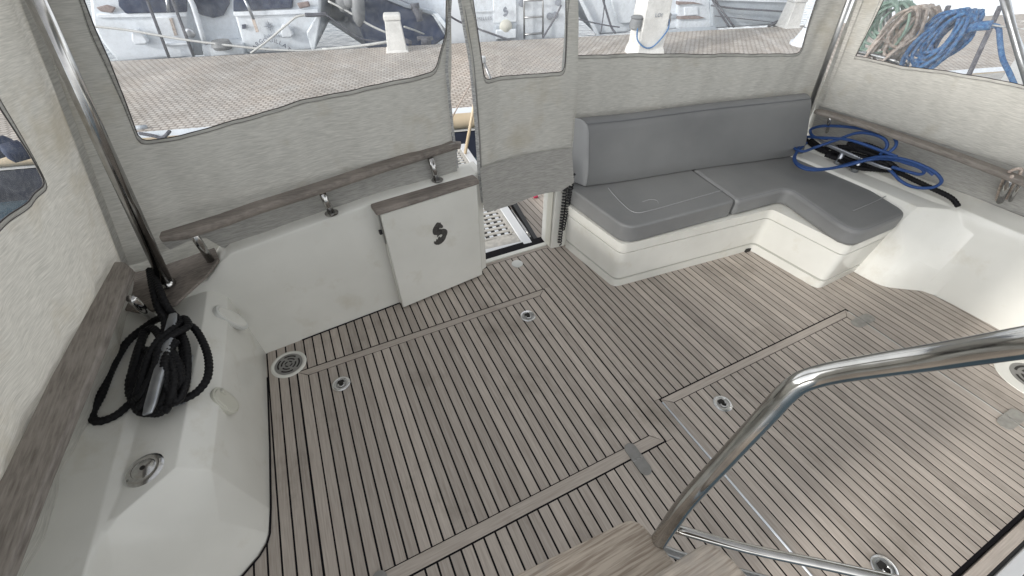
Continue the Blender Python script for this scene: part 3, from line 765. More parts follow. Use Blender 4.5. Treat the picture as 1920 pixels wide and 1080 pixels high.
# left side panel
inL = Vector((1, 0, 0))
r4 = thing('canvas_screen', 'left side linen canvas panel with a clear window above the wide teak rail', 'canvas screen', 'canvas enclosure panels')
lc1 = corner((1.729,1.382), (1.752,1.233), (1.597,1.252), .03)
canvas_panel(r4, sCL, [[(-.3, .45), (.9, .455), (1.4, .47), (1.75, .50), (2.06, .56)], [(2.06, .56), (2.08, 1.1), (2.10, 1.67), (2.13, ZT)], [(2.13, ZT), (-.3, ZT)], [(-.3, ZT), (-.3, .45)]],
             [[(.2, 1.30), (1.481,1.259)] + lc1[3:][::-1], lc1[:4][::-1] + [(1.729,1.382), (1.717,1.494), (1.70, 1.95)], [(1.70, 1.95), (.2, 1.95)], [(.2, 1.95), (.2, 1.30)]], seed=6, inward=inL)
MB().loft([[sCL(y_, z) + Vector((.006 + .002 * k, 0, 0)) for z, y_ in ((.70, 1.99 + .05 * k), (1.1, 2.0 + .05 * k), (1.67, 2.01 + .05 * k), (ZT, 2.04 + .05 * k))] for k in (0, 1)], closed=False, caps=False).build('zip', M['hem'], r4)
# right side panel
r5 = thing('canvas_screen', 'right side linen canvas panel with a clear window above the teak rail', 'canvas screen', 'canvas enclosure panels')
rw1 = (1.775,1.155)
canvas_panel(r5, sCR, [[(1.92, .62), (1.5, .56), (1.2, .55), (.6, .545), (-.3, .54)], [(-.3, .54), (-.3, ZT)], [(-.3, ZT), (1.86, ZT)], [(1.86, ZT), (1.90, 1.45), (1.915, .85), (1.92, .62)]],
             [[rw1, (1.481,1.16), (1.296,1.179), (1.1,1.187), (0.9412,1.186), (.3, 1.21)], [(.3, 1.21), (.3, 1.95)], [(.3, 1.95), (1.70, 1.95)], [(1.70, 1.95), (1.743,1.47), rw1]], seed=8, inward=-inL)
MB().loft([[sCR(y_, z) - Vector((.006 + .002 * k, 0, 0)) for z, y_ in ((.62, 1.90 - .03 * k), (1.1, 1.885 - .03 * k), (1.67, 1.87 - .03 * k), (ZT, 1.85 - .03 * k))] for k in (0, 1)], closed=False, caps=False).build('zip', M['hem'], r5)

plain_panel('skirt', r5, lambda s_, z: sCR(s_, z) - Vector((.03, 0, 0)), [[(1.88, .50), (-.3, .50)], [(1.88, .64), (-.3, .64)], [(1.88, .80), (-.3, .79)]], 'band', inward=-inL)
# ------------------------------------------------------------------ sofa
sf = thing('sofa_base', 'white moulded L shaped sofa base standing on the teak deck', 'sofa base')
A_, B_, C_, D_, E_ = (1.468, 2.10), (1.526, 1.582), (2.678, 1.476), (2.735, .972), (3.16, .985)
pl0 = [A_, B_, C_, D_, E_, (3.24, 1.0), (3.24, 1.85), (2.6, 1.98)]
rad = [0, .06, .045, .05, 0, 0, 0, 0]
def grown(d):   # the base leans outwards towards the seat
    return [(1.468 - d, 2.10), (1.526 - d * .9, 1.582 - d), (2.678 - d * .8, 1.476 - d), (2.735 - d * .8, .972 - d), (3.20, .985 - d), (3.24, 1.0), (3.24, 1.85), (2.6, 1.98)]
def band_(z0, z1, d0, d1, nm, m, bv=0):
    a = rounded(grown(d0), rad); b2 = rounded(grown(d1), rad)
    o = MB().loft([[(p[0], p[1], z0) for p in a], [(p[0], p[1], z1) for p in b2]])
    return o.build(nm, m, sf, smooth=True)
band_(-.004, .062, .004, .010, 'plinth', M['gelcoat2'])
band_(.0622, .078, .004, .005, 'groove', M['groove'])
band_(.0782, .296, .010, .026, 'front_panel', M['gelcoat2'])
band_(.2962, .303, .020, .021, 'groove', M['groove'])
band_(.3032, .375, .027, .034, 'seat_lip', M['gelcoat2'])
MB().box(2.62, 2.715, 1.462, 1.478, -.001, .028).build('limber_hole', M['dark_hole'], sf)

def cushion(nm, label, poly, rads, z0, z1, bev=.028, seam_side=True, grp='grey sofa seat cushions'):
    c = thing(nm, label, 'cushion', grp)
    pr = rounded(poly, rads, 4)
    MB().prism(pr, z0, z1).build('cover', M['grey_vinyl'], c, .030, 4)
    ins = inset(pr, .012)
    MB().tube([(p[0], p[1], z1 - .0055) for p in ins] + [(ins[0][0], ins[0][1], z1 - .0055)], .0022, 5).build('seam', M['seam'], c, smooth='all')
    return c
zc0, zc1 = .378, .496
sA = (1.435, 2.12); 
s1 = cushion('seat_cushion', 'left grey vinyl seat cushion with an inset panel on the sofa', [(1.445, 2.17), (1.498, 1.545), (2.318,1.499,0.496)[:2], (2.375,2.005,0.496)[:2]], [.03, .11, .035, .03], zc0, zc1, .034)
pp_ = [(1.678,1.989,0.498), (1.644,1.809,0.498), (1.647,1.669,0.498), (1.77,1.643,0.498), (2.089,1.636,0.498), (2.328,1.633,0.498)]
MB().tube(pp_, .003, 6, 6).build('piping', M['grey_vinyl_light'], s1, smooth='all')
MB().tube([(1.773,1.748,0.497), (1.836,1.747,0.497), (1.864,1.718,0.497), (1.849,1.69,0.497)], .002, 5, 5).build('piping', M['grey_vinyl_light'], s1, smooth='all')
a1, a2 = (2.325,1.489,0.496), (2.391,2.006,0.496)
inn, o1, o2, o3_ = (2.761,1.466,0.496), (2.712,0.9508,0.496), (3.31,0.9822,0.48), (3.564,1.318,0.5)
s2 = cushion('seat_cushion', 'grey vinyl L shaped corner seat cushion turning along the coaming', [a1[:2], inn[:2], (2.64, .925), (3.16, .93), (3.235, 1.2), (3.25, 1.88), (2.6, 2.03), a2[:2]], [.035, .06, .11, .09, .03, .03, .03, .03], zc0, zc1, .034)
MB().tube([(2.87,1.094,0.498), (3.096,1.103,0.498), (3.304,1.12,0.498)], .003, 6, 4).build('piping', M['grey_vinyl_light'], s2, smooth='all')

bc = thing('back_cushion', 'long grey vinyl backrest cushion of the sofa', 'cushion')
fb0 = [(1.556,2.06,0.5), (1.82,2.004,0.5), (2.406,1.917,0.5), (2.883,1.824,0.5), (3.276,1.751,0.5)]
rings = []
pts = catmull([Vector(p) for p in fb0], 8)
for i, p in enumerate(pts):
    t = i / (len(pts) - 1)
    td = (pts[min(i + 1, len(pts) - 1)] - pts[max(i - 1, 0)]).normalized(); nb_ = Vector((-td.y, td.x, 0))
    zt = .905
    pr = [(.006, .502), (.0, .52), (-.004, .60), (.008, .70), (.024, zt - .05), (.032, zt - .02), (.042, zt), (.055, zt + .012), (.078, zt + .020), (.105, zt + .018), (.122, zt + .004), (.128, zt - .03), (.13, .70), (.13, .502)]
    sk = max(0, (t - .55) / .45) * .30
    rings.append([p + nb_ * a + Vector((0, 0, z - p.z)) - td * (z - .5) * sk for a, z in pr])
_t0 = (pts[1] - pts[0]).normalized(); rings[0] = [q - _t0 * max(0, (q - pts[0]).dot(Vector((-_t0.y, _t0.x, 0)))) * .75 for q in rings[0]]
MB().loft(rings).build('cover', M['grey_vinyl'], bc, smooth=True)
MB().tube([r_[6] + Vector((0, -.002, .001)) for r_ in rings], .0028, 6).build('seam', M['seam'], bc, smooth='all')
e_ = rings[0]
MB().slab([q - (pts[1] - pts[0]).normalized() * .012 for q in e_], (pts[1] - pts[0]).normalized() * .010).build('end_panel', M['grey_vinyl_light'], bc, .004, 2)
MB().tube([q - (pts[1] - pts[0]).normalized() * .006 for q in e_[:7]], .004, 6).build('piping', M['grey_vinyl_light'], bc, smooth='all')

# coiled black cable
cc = thing('coiled_cable', 'coiled black cable hanging beside the door post next to the sofa', 'cable')
for a, b2, mdl in (((1056, 345), (1052, 460), 0), ((1072, 340), (1058, 400), 1)):
    pass
def coil(p0, p1, r, turns, wire):
    p0, p1 = Vector(p0), Vector(p1); d = p1 - p0; t = d.normalized(); a = t.orthogonal().normalized(); b_ = t.cross(a); n_ = turns * 12
    return [p0 + d * (i / n_) + (a * math.cos(2 * math.pi * i / 12) + b_ * math.sin(2 * math.pi * i / 12)) * r for i in range(n_ + 1)]
k0, k1, k2, k3 = (1.405,2.1,0.5086), (1.383,2.1,0.3388), (1.422,2.1,0.0555), (1.466,2.1,0.5215)
MB().tube(coil((1.413,2.1,0.5146), (1.409,2.1,0.0451), .0125, 20, .003), .0046, 6).build('strand', M['black'], cc, smooth='all')
MB().tube(coil((1.456,2.09,0.5558), (1.418,2.09,0.1806), .0125, 18, .003), .0046, 6).build('strand', M['black'], cc, smooth='all')
MB().tube(coil((1.402,2.08,0.5038), (1.469,2.1,0.5974), .012, 6, .003), .0045, 6).build('strand', M['black'], cc, smooth='all')

# ------------------------------------------------------------------ cleats, ropes
def braid(w, s_): return 1 + .20 * math.sin(3 * w + s_ * 190) * math.sin(3 * w - s_ * 190)
def rope(name, m, path, r, label=None, parent=None, sm=10, n=16, rf=braid):
    p = catmull([Vector(q) for q in path], sm); q_ = [p[0]]; step = r * .30 if rf else r
    # resample evenly so the braid reads
    d = [0]
    for i in range(1, len(p)): d.append(d[-1] + (p[i] - p[i - 1]).length)
    L_ = d[-1]; n_ = max(8, int(L_ / step)); out = []; i = 0
    for k in range(n_ + 1):
        t = L_ * k / n_
        while i < len(d) - 2 and d[i + 1] < t: i += 1
        out.append(p[i].lerp(p[i + 1], min(1, (t - d[i]) / max(1e-9, d[i + 1] - d[i]))))
    o = MB().tube(out, r, n, rf=rf).build(name, m, parent, smooth='all')
    return o
zc = .50
cl = thing('cleat', 'large aluminium mooring cleat on the left coaming, wrapped in black rope', 'cleat')
c0, c1 = Vector((-0.7342,1.716,0.625)), Vector((-0.7632,1.209,0.63))
dcl = (c1 - c0).normalized(); ncl = Vector((-dcl.y, dcl.x, 0))
cr = []
for t, w, h, dz in ((0, .014, .007, .010), (.08, .018, .009, .006), (.3, .020, .013, 0), (.5, .021, .015, -.004), (.7, .019, .012, .004), (.92, .018, .008, .008), (1, .014, .005, .012)):
    c = c0.lerp(c1, t) + Vector((0, 0, dz)); cr.append([c + ncl * (a * w) + Vector((0, 0, b_ * h)) for a, b_ in ((-1, -.6), (-.7, -1), (.7, -1), (1, -.6), (1, .6), (.7, 1), (-.7, 1), (-1, .6))])
MB().loft(cr).build('horn', M['alu'], cl, .003, 2, smooth=True)
cm = c0.lerp(c1, .5)
for t in (.36, .64):
    c = c0.lerp(c1, t); MB().tube([(c.x, c.y, .495), (c.x, c.y, c.z)], [.024, .015], 14).build('leg', M['alu'], cl, smooth='all')
MB().slab([(c0.lerp(c1, t) + ncl * w).to_tuple()[:2] + (.497,) for t, w in ((.25, -.03), (.75, -.03), (.75, .03), (.25, .03))], (0, 0, .008)).build('base_plate', M['alu'], cl, .004)
zr = .53
rp_ = [(-0.8217,2.004,0.69), (-0.8002,1.873,0.68), (-0.7901,1.781,0.645), (-0.766,1.683,0.62), (-0.784,1.579,0.6), (-0.8111,1.457,0.59), (-0.8488,1.394,0.56), (-0.8531,1.348,0.54), (-0.819,1.317,0.525), (-0.7738,1.294,0.545), (-0.7205,1.302,0.6), (-0.7158,1.391,0.615), (-0.7532,1.545,0.62), (-0.819,1.696,0.61),
       (-0.8677,1.669,0.58), (-0.8892,1.548,0.56), (-0.8902,1.429,0.54), (-0.8584,1.35,0.53), (-0.7722,1.292,0.565), (-0.7153,1.334,0.57), (-0.7009,1.44,0.58), (-0.7184,1.592,0.585), (-0.7482,1.698,0.6), (-0.7106,1.714,0.6), (-0.685,1.636,0.615), (-0.7241,1.587,0.632), (-0.7635,1.542,0.635), (-0.7718,1.433,0.63), (-0.8116,1.355,0.605), (-0.8513,1.363,0.57), (-0.8508,1.33,0.54), (-0.7963,1.297,0.55), (-0.7352,1.314,0.56), (-0.7009,1.396,0.6), (-0.7318,1.506,0.62), (-0.7399,1.417,0.63), (-0.7198,1.297,0.59)]
blk = rope('mooring_rope', M['rope_black'], rp_, .0135)
tag(blk, 'thick black braided rope figure-eighted on the left cleat', 'rope')
lp = [(-0.7824,1.814,0.66), (-0.7746,1.766,0.61), (-0.8488,1.788,0.57), (-0.9409,1.738,0.545), (-0.9784,1.608,0.54), (-0.9907,1.478,0.54), (-1.008,1.402,0.535), (-0.9886,1.361,0.53), (-0.9394,1.364,0.525), (-0.8929,1.399,0.53), (-0.8568,1.418,0.55)]
rope('loop', M['rope_black'], lp, .0135, parent=blk)
lp2 = [(-0.768,1.602,0.6), (-0.7253,1.651,0.6), (-0.6849,1.666,0.585), (-0.6527,1.583,0.56), (-0.6364,1.486,0.54), (-0.643,1.396,0.53), (-0.6843,1.345,0.525), (-0.7506,1.33,0.53), (-0.7874,1.323,0.54)]
rope('loop', M['rope_black'], lp2, .0135, parent=blk)
rope('loop', M['rope_black'], [(-0.8122,1.991,0.69), (-0.7715,1.84,0.68), (-0.7538,1.763,0.645), (-0.725,1.707,0.61), (-0.7041,1.687,0.58)], .013, parent=blk)
rope('loop', M['rope_black'], [(-0.8342,1.582,0.59), (-0.8639,1.499,0.57), (-0.8747,1.401,0.55), (-0.8466,1.335,0.53), (-0.7769,1.314,0.56), (-0.7437,1.377,0.6), (-0.7804,1.504,0.61), (-0.8456,1.603,0.59)], .0135, parent=blk)
rope('loop', M['rope_black'], [(-0.7497,1.553,0.61), (-0.703,1.424,0.6), (-0.7074,1.343,0.57), (-0.7512,1.309,0.55), (-0.7814,1.341,0.57), (-0.7809,1.427,0.61), (-0.7537,1.507,0.63)], .0135, parent=blk)

for q in ([(-0.8669,1.639,0.585), (-0.8792,1.53,0.575), (-0.8772,1.421,0.56), (-0.8541,1.344,0.55), (-0.8058,1.339,0.59), (-0.7735,1.38,0.615), (-0.7446,1.479,0.625), (-0.7182,1.558,0.62)],
          [(-0.7131,1.678,0.61), (-0.7374,1.609,0.635), (-0.7704,1.565,0.64), (-0.7991,1.495,0.63), (-0.8195,1.414,0.61), (-0.8395,1.363,0.59)],
          [(-0.7543,1.401,0.625), (-0.7353,1.337,0.61), (-0.7179,1.29,0.575), (-0.6945,1.339,0.575), (-0.6898,1.434,0.58), (-0.6961,1.545,0.59), (-0.7184,1.635,0.6)],
          [(-0.8522,1.7,0.6), (-0.8563,1.614,0.6), (-0.864,1.539,0.59), (-0.8848,1.477,0.57), (-0.8865,1.415,0.55)],
          [(-0.7364,1.491,0.6), (-0.7283,1.397,0.615), (-0.7388,1.324,0.6), (-0.7677,1.294,0.575), (-0.7458,1.274,0.555)]):
    rope('loop', M['rope_black'], q, .0138, parent=blk)
cl2 = thing('cleat', 'long aluminium cleat on the right coaming half covered by ropes', 'cleat')
d0, d1 = Vector((3.35,1.73,0.589)), Vector((3.35,1.215,0.6138))
d0.z = d1.z = .5 * (d0.z + d1.z)
cr = []; dd = (d1 - d0).normalized(); nd = Vector((-dd.y, dd.x, 0))
for t, w, h, dz in ((0, .008, .006, .010), (.1, .014, .010, .004), (.5, .019, .015, 0), (.9, .014, .010, .004), (1, .008, .006, .010)):
    c = d0.lerp(d1, t) + Vector((0, 0, dz)); cr.append([c + nd * (a * w) + Vector((0, 0, b_ * h)) for a, b_ in ((-1, -.6), (-.7, -1), (.7, -1), (1, -.6), (1, .6), (.7, 1), (-.7, 1), (-1, .6))])
MB().loft(cr).build('horn', M['alu'], cl2, .003, 2, smooth=True)
for t in (.38, .62):
    c = d0.lerp(d1, t); MB().tube([(c.x, c.y, .50), (c.x, c.y, c.z)], [.024, .015], 14).build('leg', M['alu'], cl2, smooth='all')
rb = rope('mooring_rope', M['rope_black'], [(3.38,1.884,0.5781), (3.366,1.709,0.545), (3.388,1.599,0.545), (3.378,1.434,0.545), (3.4,1.303,0.5825), (3.37,1.355,0.6428), (3.35,1.494,0.6508), (3.36,1.587,0.5957), (3.37,1.495,0.5603), (3.38,1.349,0.5899), (3.36,1.312,0.6702), (3.34,1.414,0.6846), (3.35,1.527,0.6415), (3.369,1.553,0.56), (3.38,1.43,0.5702), (3.4,1.302,0.5677), (3.4,1.203,0.5893), (3.4,1.085,0.5842), (3.4,0.9886,0.5792), (3.4,0.8962,0.5745), (3.4,0.8523,0.5644), (3.391,0.8104,0.545)], .0145)
tag(rb, 'black braided rope on the right cleat with its end lying on the coaming', 'rope')
for q in ([(3.38,1.803,0.5795), (3.354,1.596,0.545), (3.33,1.421,0.545), (3.4,1.321,0.5512), (3.38,1.203,0.6089), (3.36,1.281,0.6462)], [(3.35,1.535,0.6572), (3.34,1.421,0.6967), (3.36,1.307,0.6796), (3.37,1.327,0.6245), (3.36,1.447,0.5905), (3.35,1.53,0.6129)],
          [(3.38,1.685,0.5603), (3.37,1.566,0.618), (3.35,1.419,0.6505), (3.37,1.285,0.6425), (3.39,1.235,0.6074)], [(3.329,1.627,0.545), (3.36,1.48,0.545), (3.4,1.361,0.5569), (3.4,1.265,0.5767)], [(3.37,1.618,0.5651), (3.35,1.469,0.6068), (3.35,1.333,0.626), (3.37,1.246,0.6222)]):
    rope('loop', M['rope_black'], q, .0145, parent=rb)
bl = [(3.34,1.318,0.6717), (3.35,1.315,0.7369), (3.36,1.385,0.7652), (3.36,1.514,0.7423), (3.34,1.609,0.6614), (3.295,1.698,0.58), (3.155,1.698,0.575), (3.167,1.774,0.57), (3.233,1.835,0.57), (3.35,1.871,0.58), (3.34,1.735,0.629), (3.33,1.54,0.6896), (3.33,1.363,0.6996), (3.34,1.225,0.6963)]
bo = rope('blue_line', M['rope_blue'], bl, .0095, rf=None)
tag(bo, 'blue line lying in loose loops over the right cleat', 'rope')
for q in ([(3.36,1.814,0.628), (3.37,1.83,0.6526), (3.37,1.754,0.7032), (3.38,1.605,0.7467), (3.38,1.439,0.7773), (3.38,1.349,0.7889), (3.38,1.296,0.7667), (3.36,1.274,0.7369), (3.34,1.283,0.6937)],
          [(3.36,1.814,0.628), (3.35,1.767,0.6191), (3.35,1.678,0.6411)],
          [(3.309,1.828,0.575), (3.167,1.744,0.57), (3.035,1.665,0.565), (2.982,1.593,0.56), (3.001,1.513,0.56), (3.107,1.45,0.565), (3.311,1.425,0.575), (3.32,1.304,0.6672), (3.33,1.165,0.7025), (3.35,1.032,0.6932), (3.37,0.9656,0.6594), (3.38,0.9559,0.6259), (3.38,0.9828,0.587), (3.365,1.052,0.56), (3.357,1.131,0.565), (3.36,1.21,0.595), (3.37,1.248,0.6024)],
          [(3.311,1.785,0.575), (3.125,1.718,0.565), (3.013,1.65,0.56), (2.956,1.552,0.56), (3.012,1.481,0.56), (3.203,1.427,0.57), (3.33,1.329,0.6396), (3.34,1.19,0.6822), (3.35,1.074,0.6883), (3.36,1.006,0.6673)],
          [(3.35,1.222,0.6256), (3.36,1.139,0.6313), (3.37,1.073,0.6378), (3.37,1.06,0.6619), (3.35,1.095,0.6825), (3.34,1.189,0.6793)]):
    rope('loop', M['rope_blue'], q, .0095, parent=bo, rf=None)

# deck filler, covers on the left coaming
fc = thing('deck_filler', 'round polished steel deck filler cap on the left coaming', 'deck filler')
fx = Vector((-0.831,1.108,0.494))
MB().lathe([(.059, -.001), (.059, .002), (.053, .007), (.038, .010), (.035, .009), (.032, .011), (0, .016)], fx, 40).build('flange', M['chrome'], fc, smooth=True)
MB().lathe([(.008, .012), (.008, .0168), (.0, .0168)], fx, 12).build('key_recess', M['dark_hole'], fc)
for a in (.5, 3.64):
    MB().lathe([(.005, .004), (.005, .0066), (0, .007)], fx + Vector((.047 * math.cos(a), .047 * math.sin(a), .002)), 10).build('screw', M['steel_matt'], fc)
def cover(nm, label, px_pts, m, cat):
    c = thing(nm, label, cat)
    MB().slab(px_pts, (.012, 0, .004)).build('lid', m, c, .004, 2)
    return c
ICP = lambda x, y: None
ov = Vector((-0.6219,1.899,0.38)); 
# the inner face of the coaming leans; build the covers on its tangent plane
def face_disc(c, ry, rz, th, nm, m, parent, rot=0, pw=.75):
    c = Vector(c); nf = Vector((1, -.1, .42)).normalized(); up = Vector((-.42, 0, 1)).normalized(); pts = []
    for i in range(28):
        a = 2 * math.pi * i / 28; ca, sa = math.copysign(abs(math.cos(a)) ** pw, math.cos(a)), math.copysign(abs(math.sin(a)) ** pw, math.sin(a))
        u_, v_ = ca * ry, sa * rz
        pts.append(c + Vector((0, 1, 0)) * (u_ * math.cos(rot) - v_ * math.sin(rot)) + up * (u_ * math.sin(rot) + v_ * math.cos(rot)))
    return MB().slab(pts, nf * th).build(nm, m, parent, .004, 3)
c1_ = thing('light_cover', 'oval white cover on the inner face near the transom corner', 'cover')
face_disc((-.622, 1.875, .40), .046, .094, .022, 'lid', M['plastic_white'], c1_, .10)
face_disc((-.622, 1.875, .40), .036, .082, .025, 'lens', M['gelcoat2'], c1_, .10)
c2_ = thing('socket_cover', 'ivory hinged shower socket cover on the inner face below the black rope', 'cover')
face_disc((-.650, 1.385, .385), .048, .066, .022, 'lid', M['plastic'], c2_, -.35, .85)
face_disc((-.650, 1.385, .385), .041, .058, .026, 'door', M['plastic'], c2_, -.35, .85)
MB().box(-.655, -.628, 1.40, 1.42, .40, .43).build('hinge', M['plastic'], c2_, .003)

# ------------------------------------------------------------------ added slab overhead, out of view, cut to shade the right side
ht = thing('shade_slab', 'added unseen white slab for the flybridge overhang, cut to shade the right side', 'shade_slab')
MB().prism([(1.0, -2.6), (4.2, -2.6), (4.2, 2.1), (2.7, 1.9), (1.7, .60), (1.0, -.20)], 2.80, 2.93).build('slab_body', M['gelcoat'], ht, .03, 3)

# ------------------------------------------------------------------ stairs and handrail in the foreground
st1 = thing('stair_tread', 'lower weathered teak stair tread with a rounded corner', 'stair tread', 'teak treads of the flybridge stairs')
za = .72
pa = rounded([(0.4717,0.2287,0.72)[:2], (0.4951,0.0737,0.72)[:2], (.52, -.12), (-.08, -.12), (-.08, .262)], [.05, .05, 0, 0, 0])
MB().prism(pa, .690, .720).build('tread', M['teak_tread'], st1, .011, 4)
st2 = thing('stair_tread', 'upper teak stair tread at the bottom edge beside the handrail foot', 'stair tread', 'teak treads of the flybridge stairs')
pb = rounded([(0.5215,0.0874,0.9)[:2], (0.5384,-0.0491,0.9)[:2], (.55, -.30), (.0, -.30), (-.0, .09)], [.05, .05, 0, 0, 0])
MB().prism(pb, .870, .90).build('tread', M['teak_tread'], st2, .011, 4)
hr = thing('stair_handrail', 'bent polished steel handrail of the stairs crossing the lower right', 'handrail')
MB().tube([(0.4721,0.1509,0.6886), (0.4989,0.1607,0.7407), (0.544,0.174,0.8642), (0.606,0.1791,1.032), (0.6481,0.1808,1.158), (0.6619,0.1813,1.209), (0.6746,0.177,1.248), (0.6907,0.1602,1.284), (0.7022,0.1272,1.338), (0.7108,0.0738,1.423), (0.701,0.0251,1.512), (0.7001,-0.0107,1.572)], .0195, 24, 8).build('tube', M['steel_bright'], hr, smooth='all')
MB().tube([(0.5206,0.1581,0.756), (0.641,0.0458,0.7698), (0.7697,-0.0653,0.7961), (0.9252,-0.2107,0.8461)], .0115, 16, 4).build('crossbar', M['steel_bright'], hr, smooth='all')
MB().tube([(0.4842,0.1604,0.6741), (0.5606,0.091,0.6572), (0.7623,-0.072,0.6378)], .0115, 16, 4).build('crossbar', M['steel_matt'], hr, smooth='all')
MB().tube([(0.4842,0.1604,0.6741), (0.4337,0.1271,0.5283)], .0195, 20).build('foot', M['steel'], hr, smooth='all')

# ------------------------------------------------------------------ swim platform and gangway
sp = thing('swim_platform', 'teak planked swim platform beyond the door opening', 'platform')
MB().box(-.6, 3.3, 2.27, 3.25, -.30, -.155).build('platform_body', M['gelcoat2'], sp, .02, 3)
for k in range(16):
    x0 = 1.44 + k * .052
    MB().box(x0 + .003, x0 + .049, 2.29, 3.12, -.154, -.148).build('plank', M['teak_y'], sp)
MB().box(1.38, 2.3, 2.285, 3.13, -.1545, -.152).build('caulk_base', M['caulk'], sp)
MB().box(1.38, 2.3, 3.14, 3.17, -.154, -.135).build('edge_trim', M['boat_white2'], sp, .005)
MB().slab([(1.346, 2.30, -.15), (1.385, 2.30, -.15), (1.53, 3.2, -.15), (1.48, 3.2, -.15)], (0, 0, .055)).build('rubber_strip', M['black'], sp, .005)
MB().box(.40, 1.345, 2.30, 3.24, -.1545, -.150).build('shade_sheet', M['black'], sp)  # black sheet laid on the white platform as shade under the grating
gw = thing('gangway', 'gangway with a bleached teak grating in a pale metal frame', 'gangway')
gA, gB = Vector((1.275, 2.262, -.012)), Vector((1.455, 4.12, -.012)); gd = (gB - gA).normalized(); gn = Vector((gd.y, -gd.x, 0))
gp = lambda s_, w_, z=0: tuple(gA + gd * s_ - gn * w_ + Vector((0, 0, z)))
GL = 1.9
for w0, w1 in ((0, .075), (.66, .735)):
    MB().slab([gp(0, w0, -.04), gp(0, w1, -.04), gp(GL, w1, -.04), gp(GL, w0, -.04)], (0, 0, .05)).build('side_beam', M['alu_frame'], gw, .006)
MB().slab([gp(0, .0755, -.035), gp(0, .6595, -.035), gp(.05, .6595, -.035), gp(.05, .0755, -.035)], (0, 0, .042)).build('end_beam', M['alu_frame'], gw, .004)
MB().slab([gp(GL - .05, .0755, -.035), gp(GL - .05, .6595, -.035), gp(GL, .6595, -.035), gp(GL, .0755, -.035)], (0, 0, .042)).build('end_beam', M['alu_frame'], gw, .004)
MB().slab([gp(.051, .0755, -.03), gp(.051, .6595, -.03), gp(.12, .6595, -.03), gp(.16, .16, -.03), gp(.19, .0755, -.03)], (0, 0, .034)).build('end_board', M['grating'], gw, .003)
MB().slab([gp(.19, .0755, -.03), gp(.19, .105, -.03), gp(GL - .05, .105, -.03), gp(GL - .05, .0755, -.03)], (0, 0, .034)).build('side_board', M['grating'], gw, .003)
ng = int((GL - .24) / .058)
for k in range(ng):
    s0 = .155 + k * .058
    MB().slab([gp(s0, .1055, -.004), gp(s0, .659, -.004), gp(s0 + .026, .659, -.004), gp(s0 + .026, .1055, -.004)], (0, 0, .008)).build('cross_slat', M['grating'], gw)
for k in range(9):
    w0 = .124 + k * .062
    MB().slab([gp(.13, w0, -.010), gp(.13, w0 + .029, -.010), gp(GL - .05, w0 + .029, -.010), gp(GL - .05, w0, -.010)], (0, 0, .0055)).build('long_slat', M['boat_white2'], gw)
MB().tube([gp(.08, -.014, 0), gp(.5, -.014, .002)], .008, 8).build('hinge_pin', M['steel'], gw, smooth='all')
sc = thing('stanchion', 'slanted steel stanchion with a thin line on the gangway', 'stanchion')
g0 = Vector((1.369,3.914,0)); g1 = Vector((1.663,4.05,0.809))
MB().tube([g0, g1], .016, 12).build('pole', M['tan'], sc, smooth='all')
MB().lathe([(.03, -.02), (.03, .02), (.02, .03), (0, .03)], g1, 14).build('cap', M['alu_frame'], sc, smooth=True)
MB().tube([g1, (1.707,4,0.6721), (1.752,3.9,0.4645)], .014, 10).build('brace', M['steel_matt'], sc, smooth='all')
MB().tube([(1.662,4.05,0.7818), (1.28,3.6,0.6556), (1.08,3.3,0.6368), (0.9805,3.2,0.5437)], .006, 6).build('line', M['rope_beige'], sc, smooth='all')
tag(MB().slab([(1.706,3.062,-0.14), (1.756,3.059,-0.14), (1.742,3.023,-0.14), (1.697,3.023,-0.14)], (0, 0, .015)).build('red_cloth', M['red'], None, .006), 'small red cloth lying at the edge of the swim platform', 'cloth')
ml = tag(MB().tube([(1.95, 3.1, -.13), (1.98, 2.95, -.125), (2.02, 2.8, -.125)], .008, 6, 4).build('thin_line', M['red'], smooth='all'), 'thin red line lying on the swim platform planks', 'rope')

# ------------------------------------------------------------------ bollards and posts on the pier
def bollard(label, pb_, h, w0, w1, ang=-13.8, lean=0):
    b = thing('bollard', label, 'bollard', 'white painted posts on the pier')
    rot = Matrix.Rotation(R(ang), 3, 'Z'); P_ = Vector(pb_)
    def ring(w, z): return [P_ + rot @ Vector((sx * w / 2, sy * w / 2, z)) + Vector((lean * z, 0, 0)) for sx, sy in ((-1, -1), (1, -1), (1, 1), (-1, 1))]
    MB().loft([ring(w0, 0), ring(w1, h * .84)]).build('shaft', M['bollard'], b, .012)
    MB().loft([ring(w0 * 1.15, 0), ring(w0 * 1.1, h * .03), ring(w0, h * .06)]).build('foot', M['bollard'], b, .005)
    MB().loft([ring(w1 * 1.1, h * .845), ring(w1 * 1.12, h * .95), ring(w1 * .98, h)]).build('cap', M['bollard'], b, .015)
    return b, ring
bollard('low white mooring bollard near the blue hulled boat', Vector((2.176,10,-0.4)), .66, .40, .30)
bollard('leaning white bollard with a bolt hole beside the grey hull', Vector((11.55,7.974,-0.4)), .62, .38, .30)
bp_, ring_ = bollard('tall white post with blue line and roller fenders on the pier', Vector((6.62, 7.45, -.4)), 3.0, .52, .46)
for k_, (px_, nm_) in enumerate(((0, 'roller'), (1, 'roller'))):
    sx = -1 if k_ == 0 else 1
    cpt = Vector((6.62, 7.45, .18)) + Matrix.Rotation(R(-13.8), 3, 'Z') @ Vector((sx * .33, -.10 if k_ == 0 else .05, 0))
    MB().lathe([(.06, -.11), (.12, -.08), (.13, 0), (.11, .08), (.13, .10), (.09, .13), (0, .13)], cpt, 18).build('roller', M['fender'], bp_, smooth=True)
f0 = Vector((6.62, 7.45, 0)); rot = Matrix.Rotation(R(-13.8), 3, 'Z')
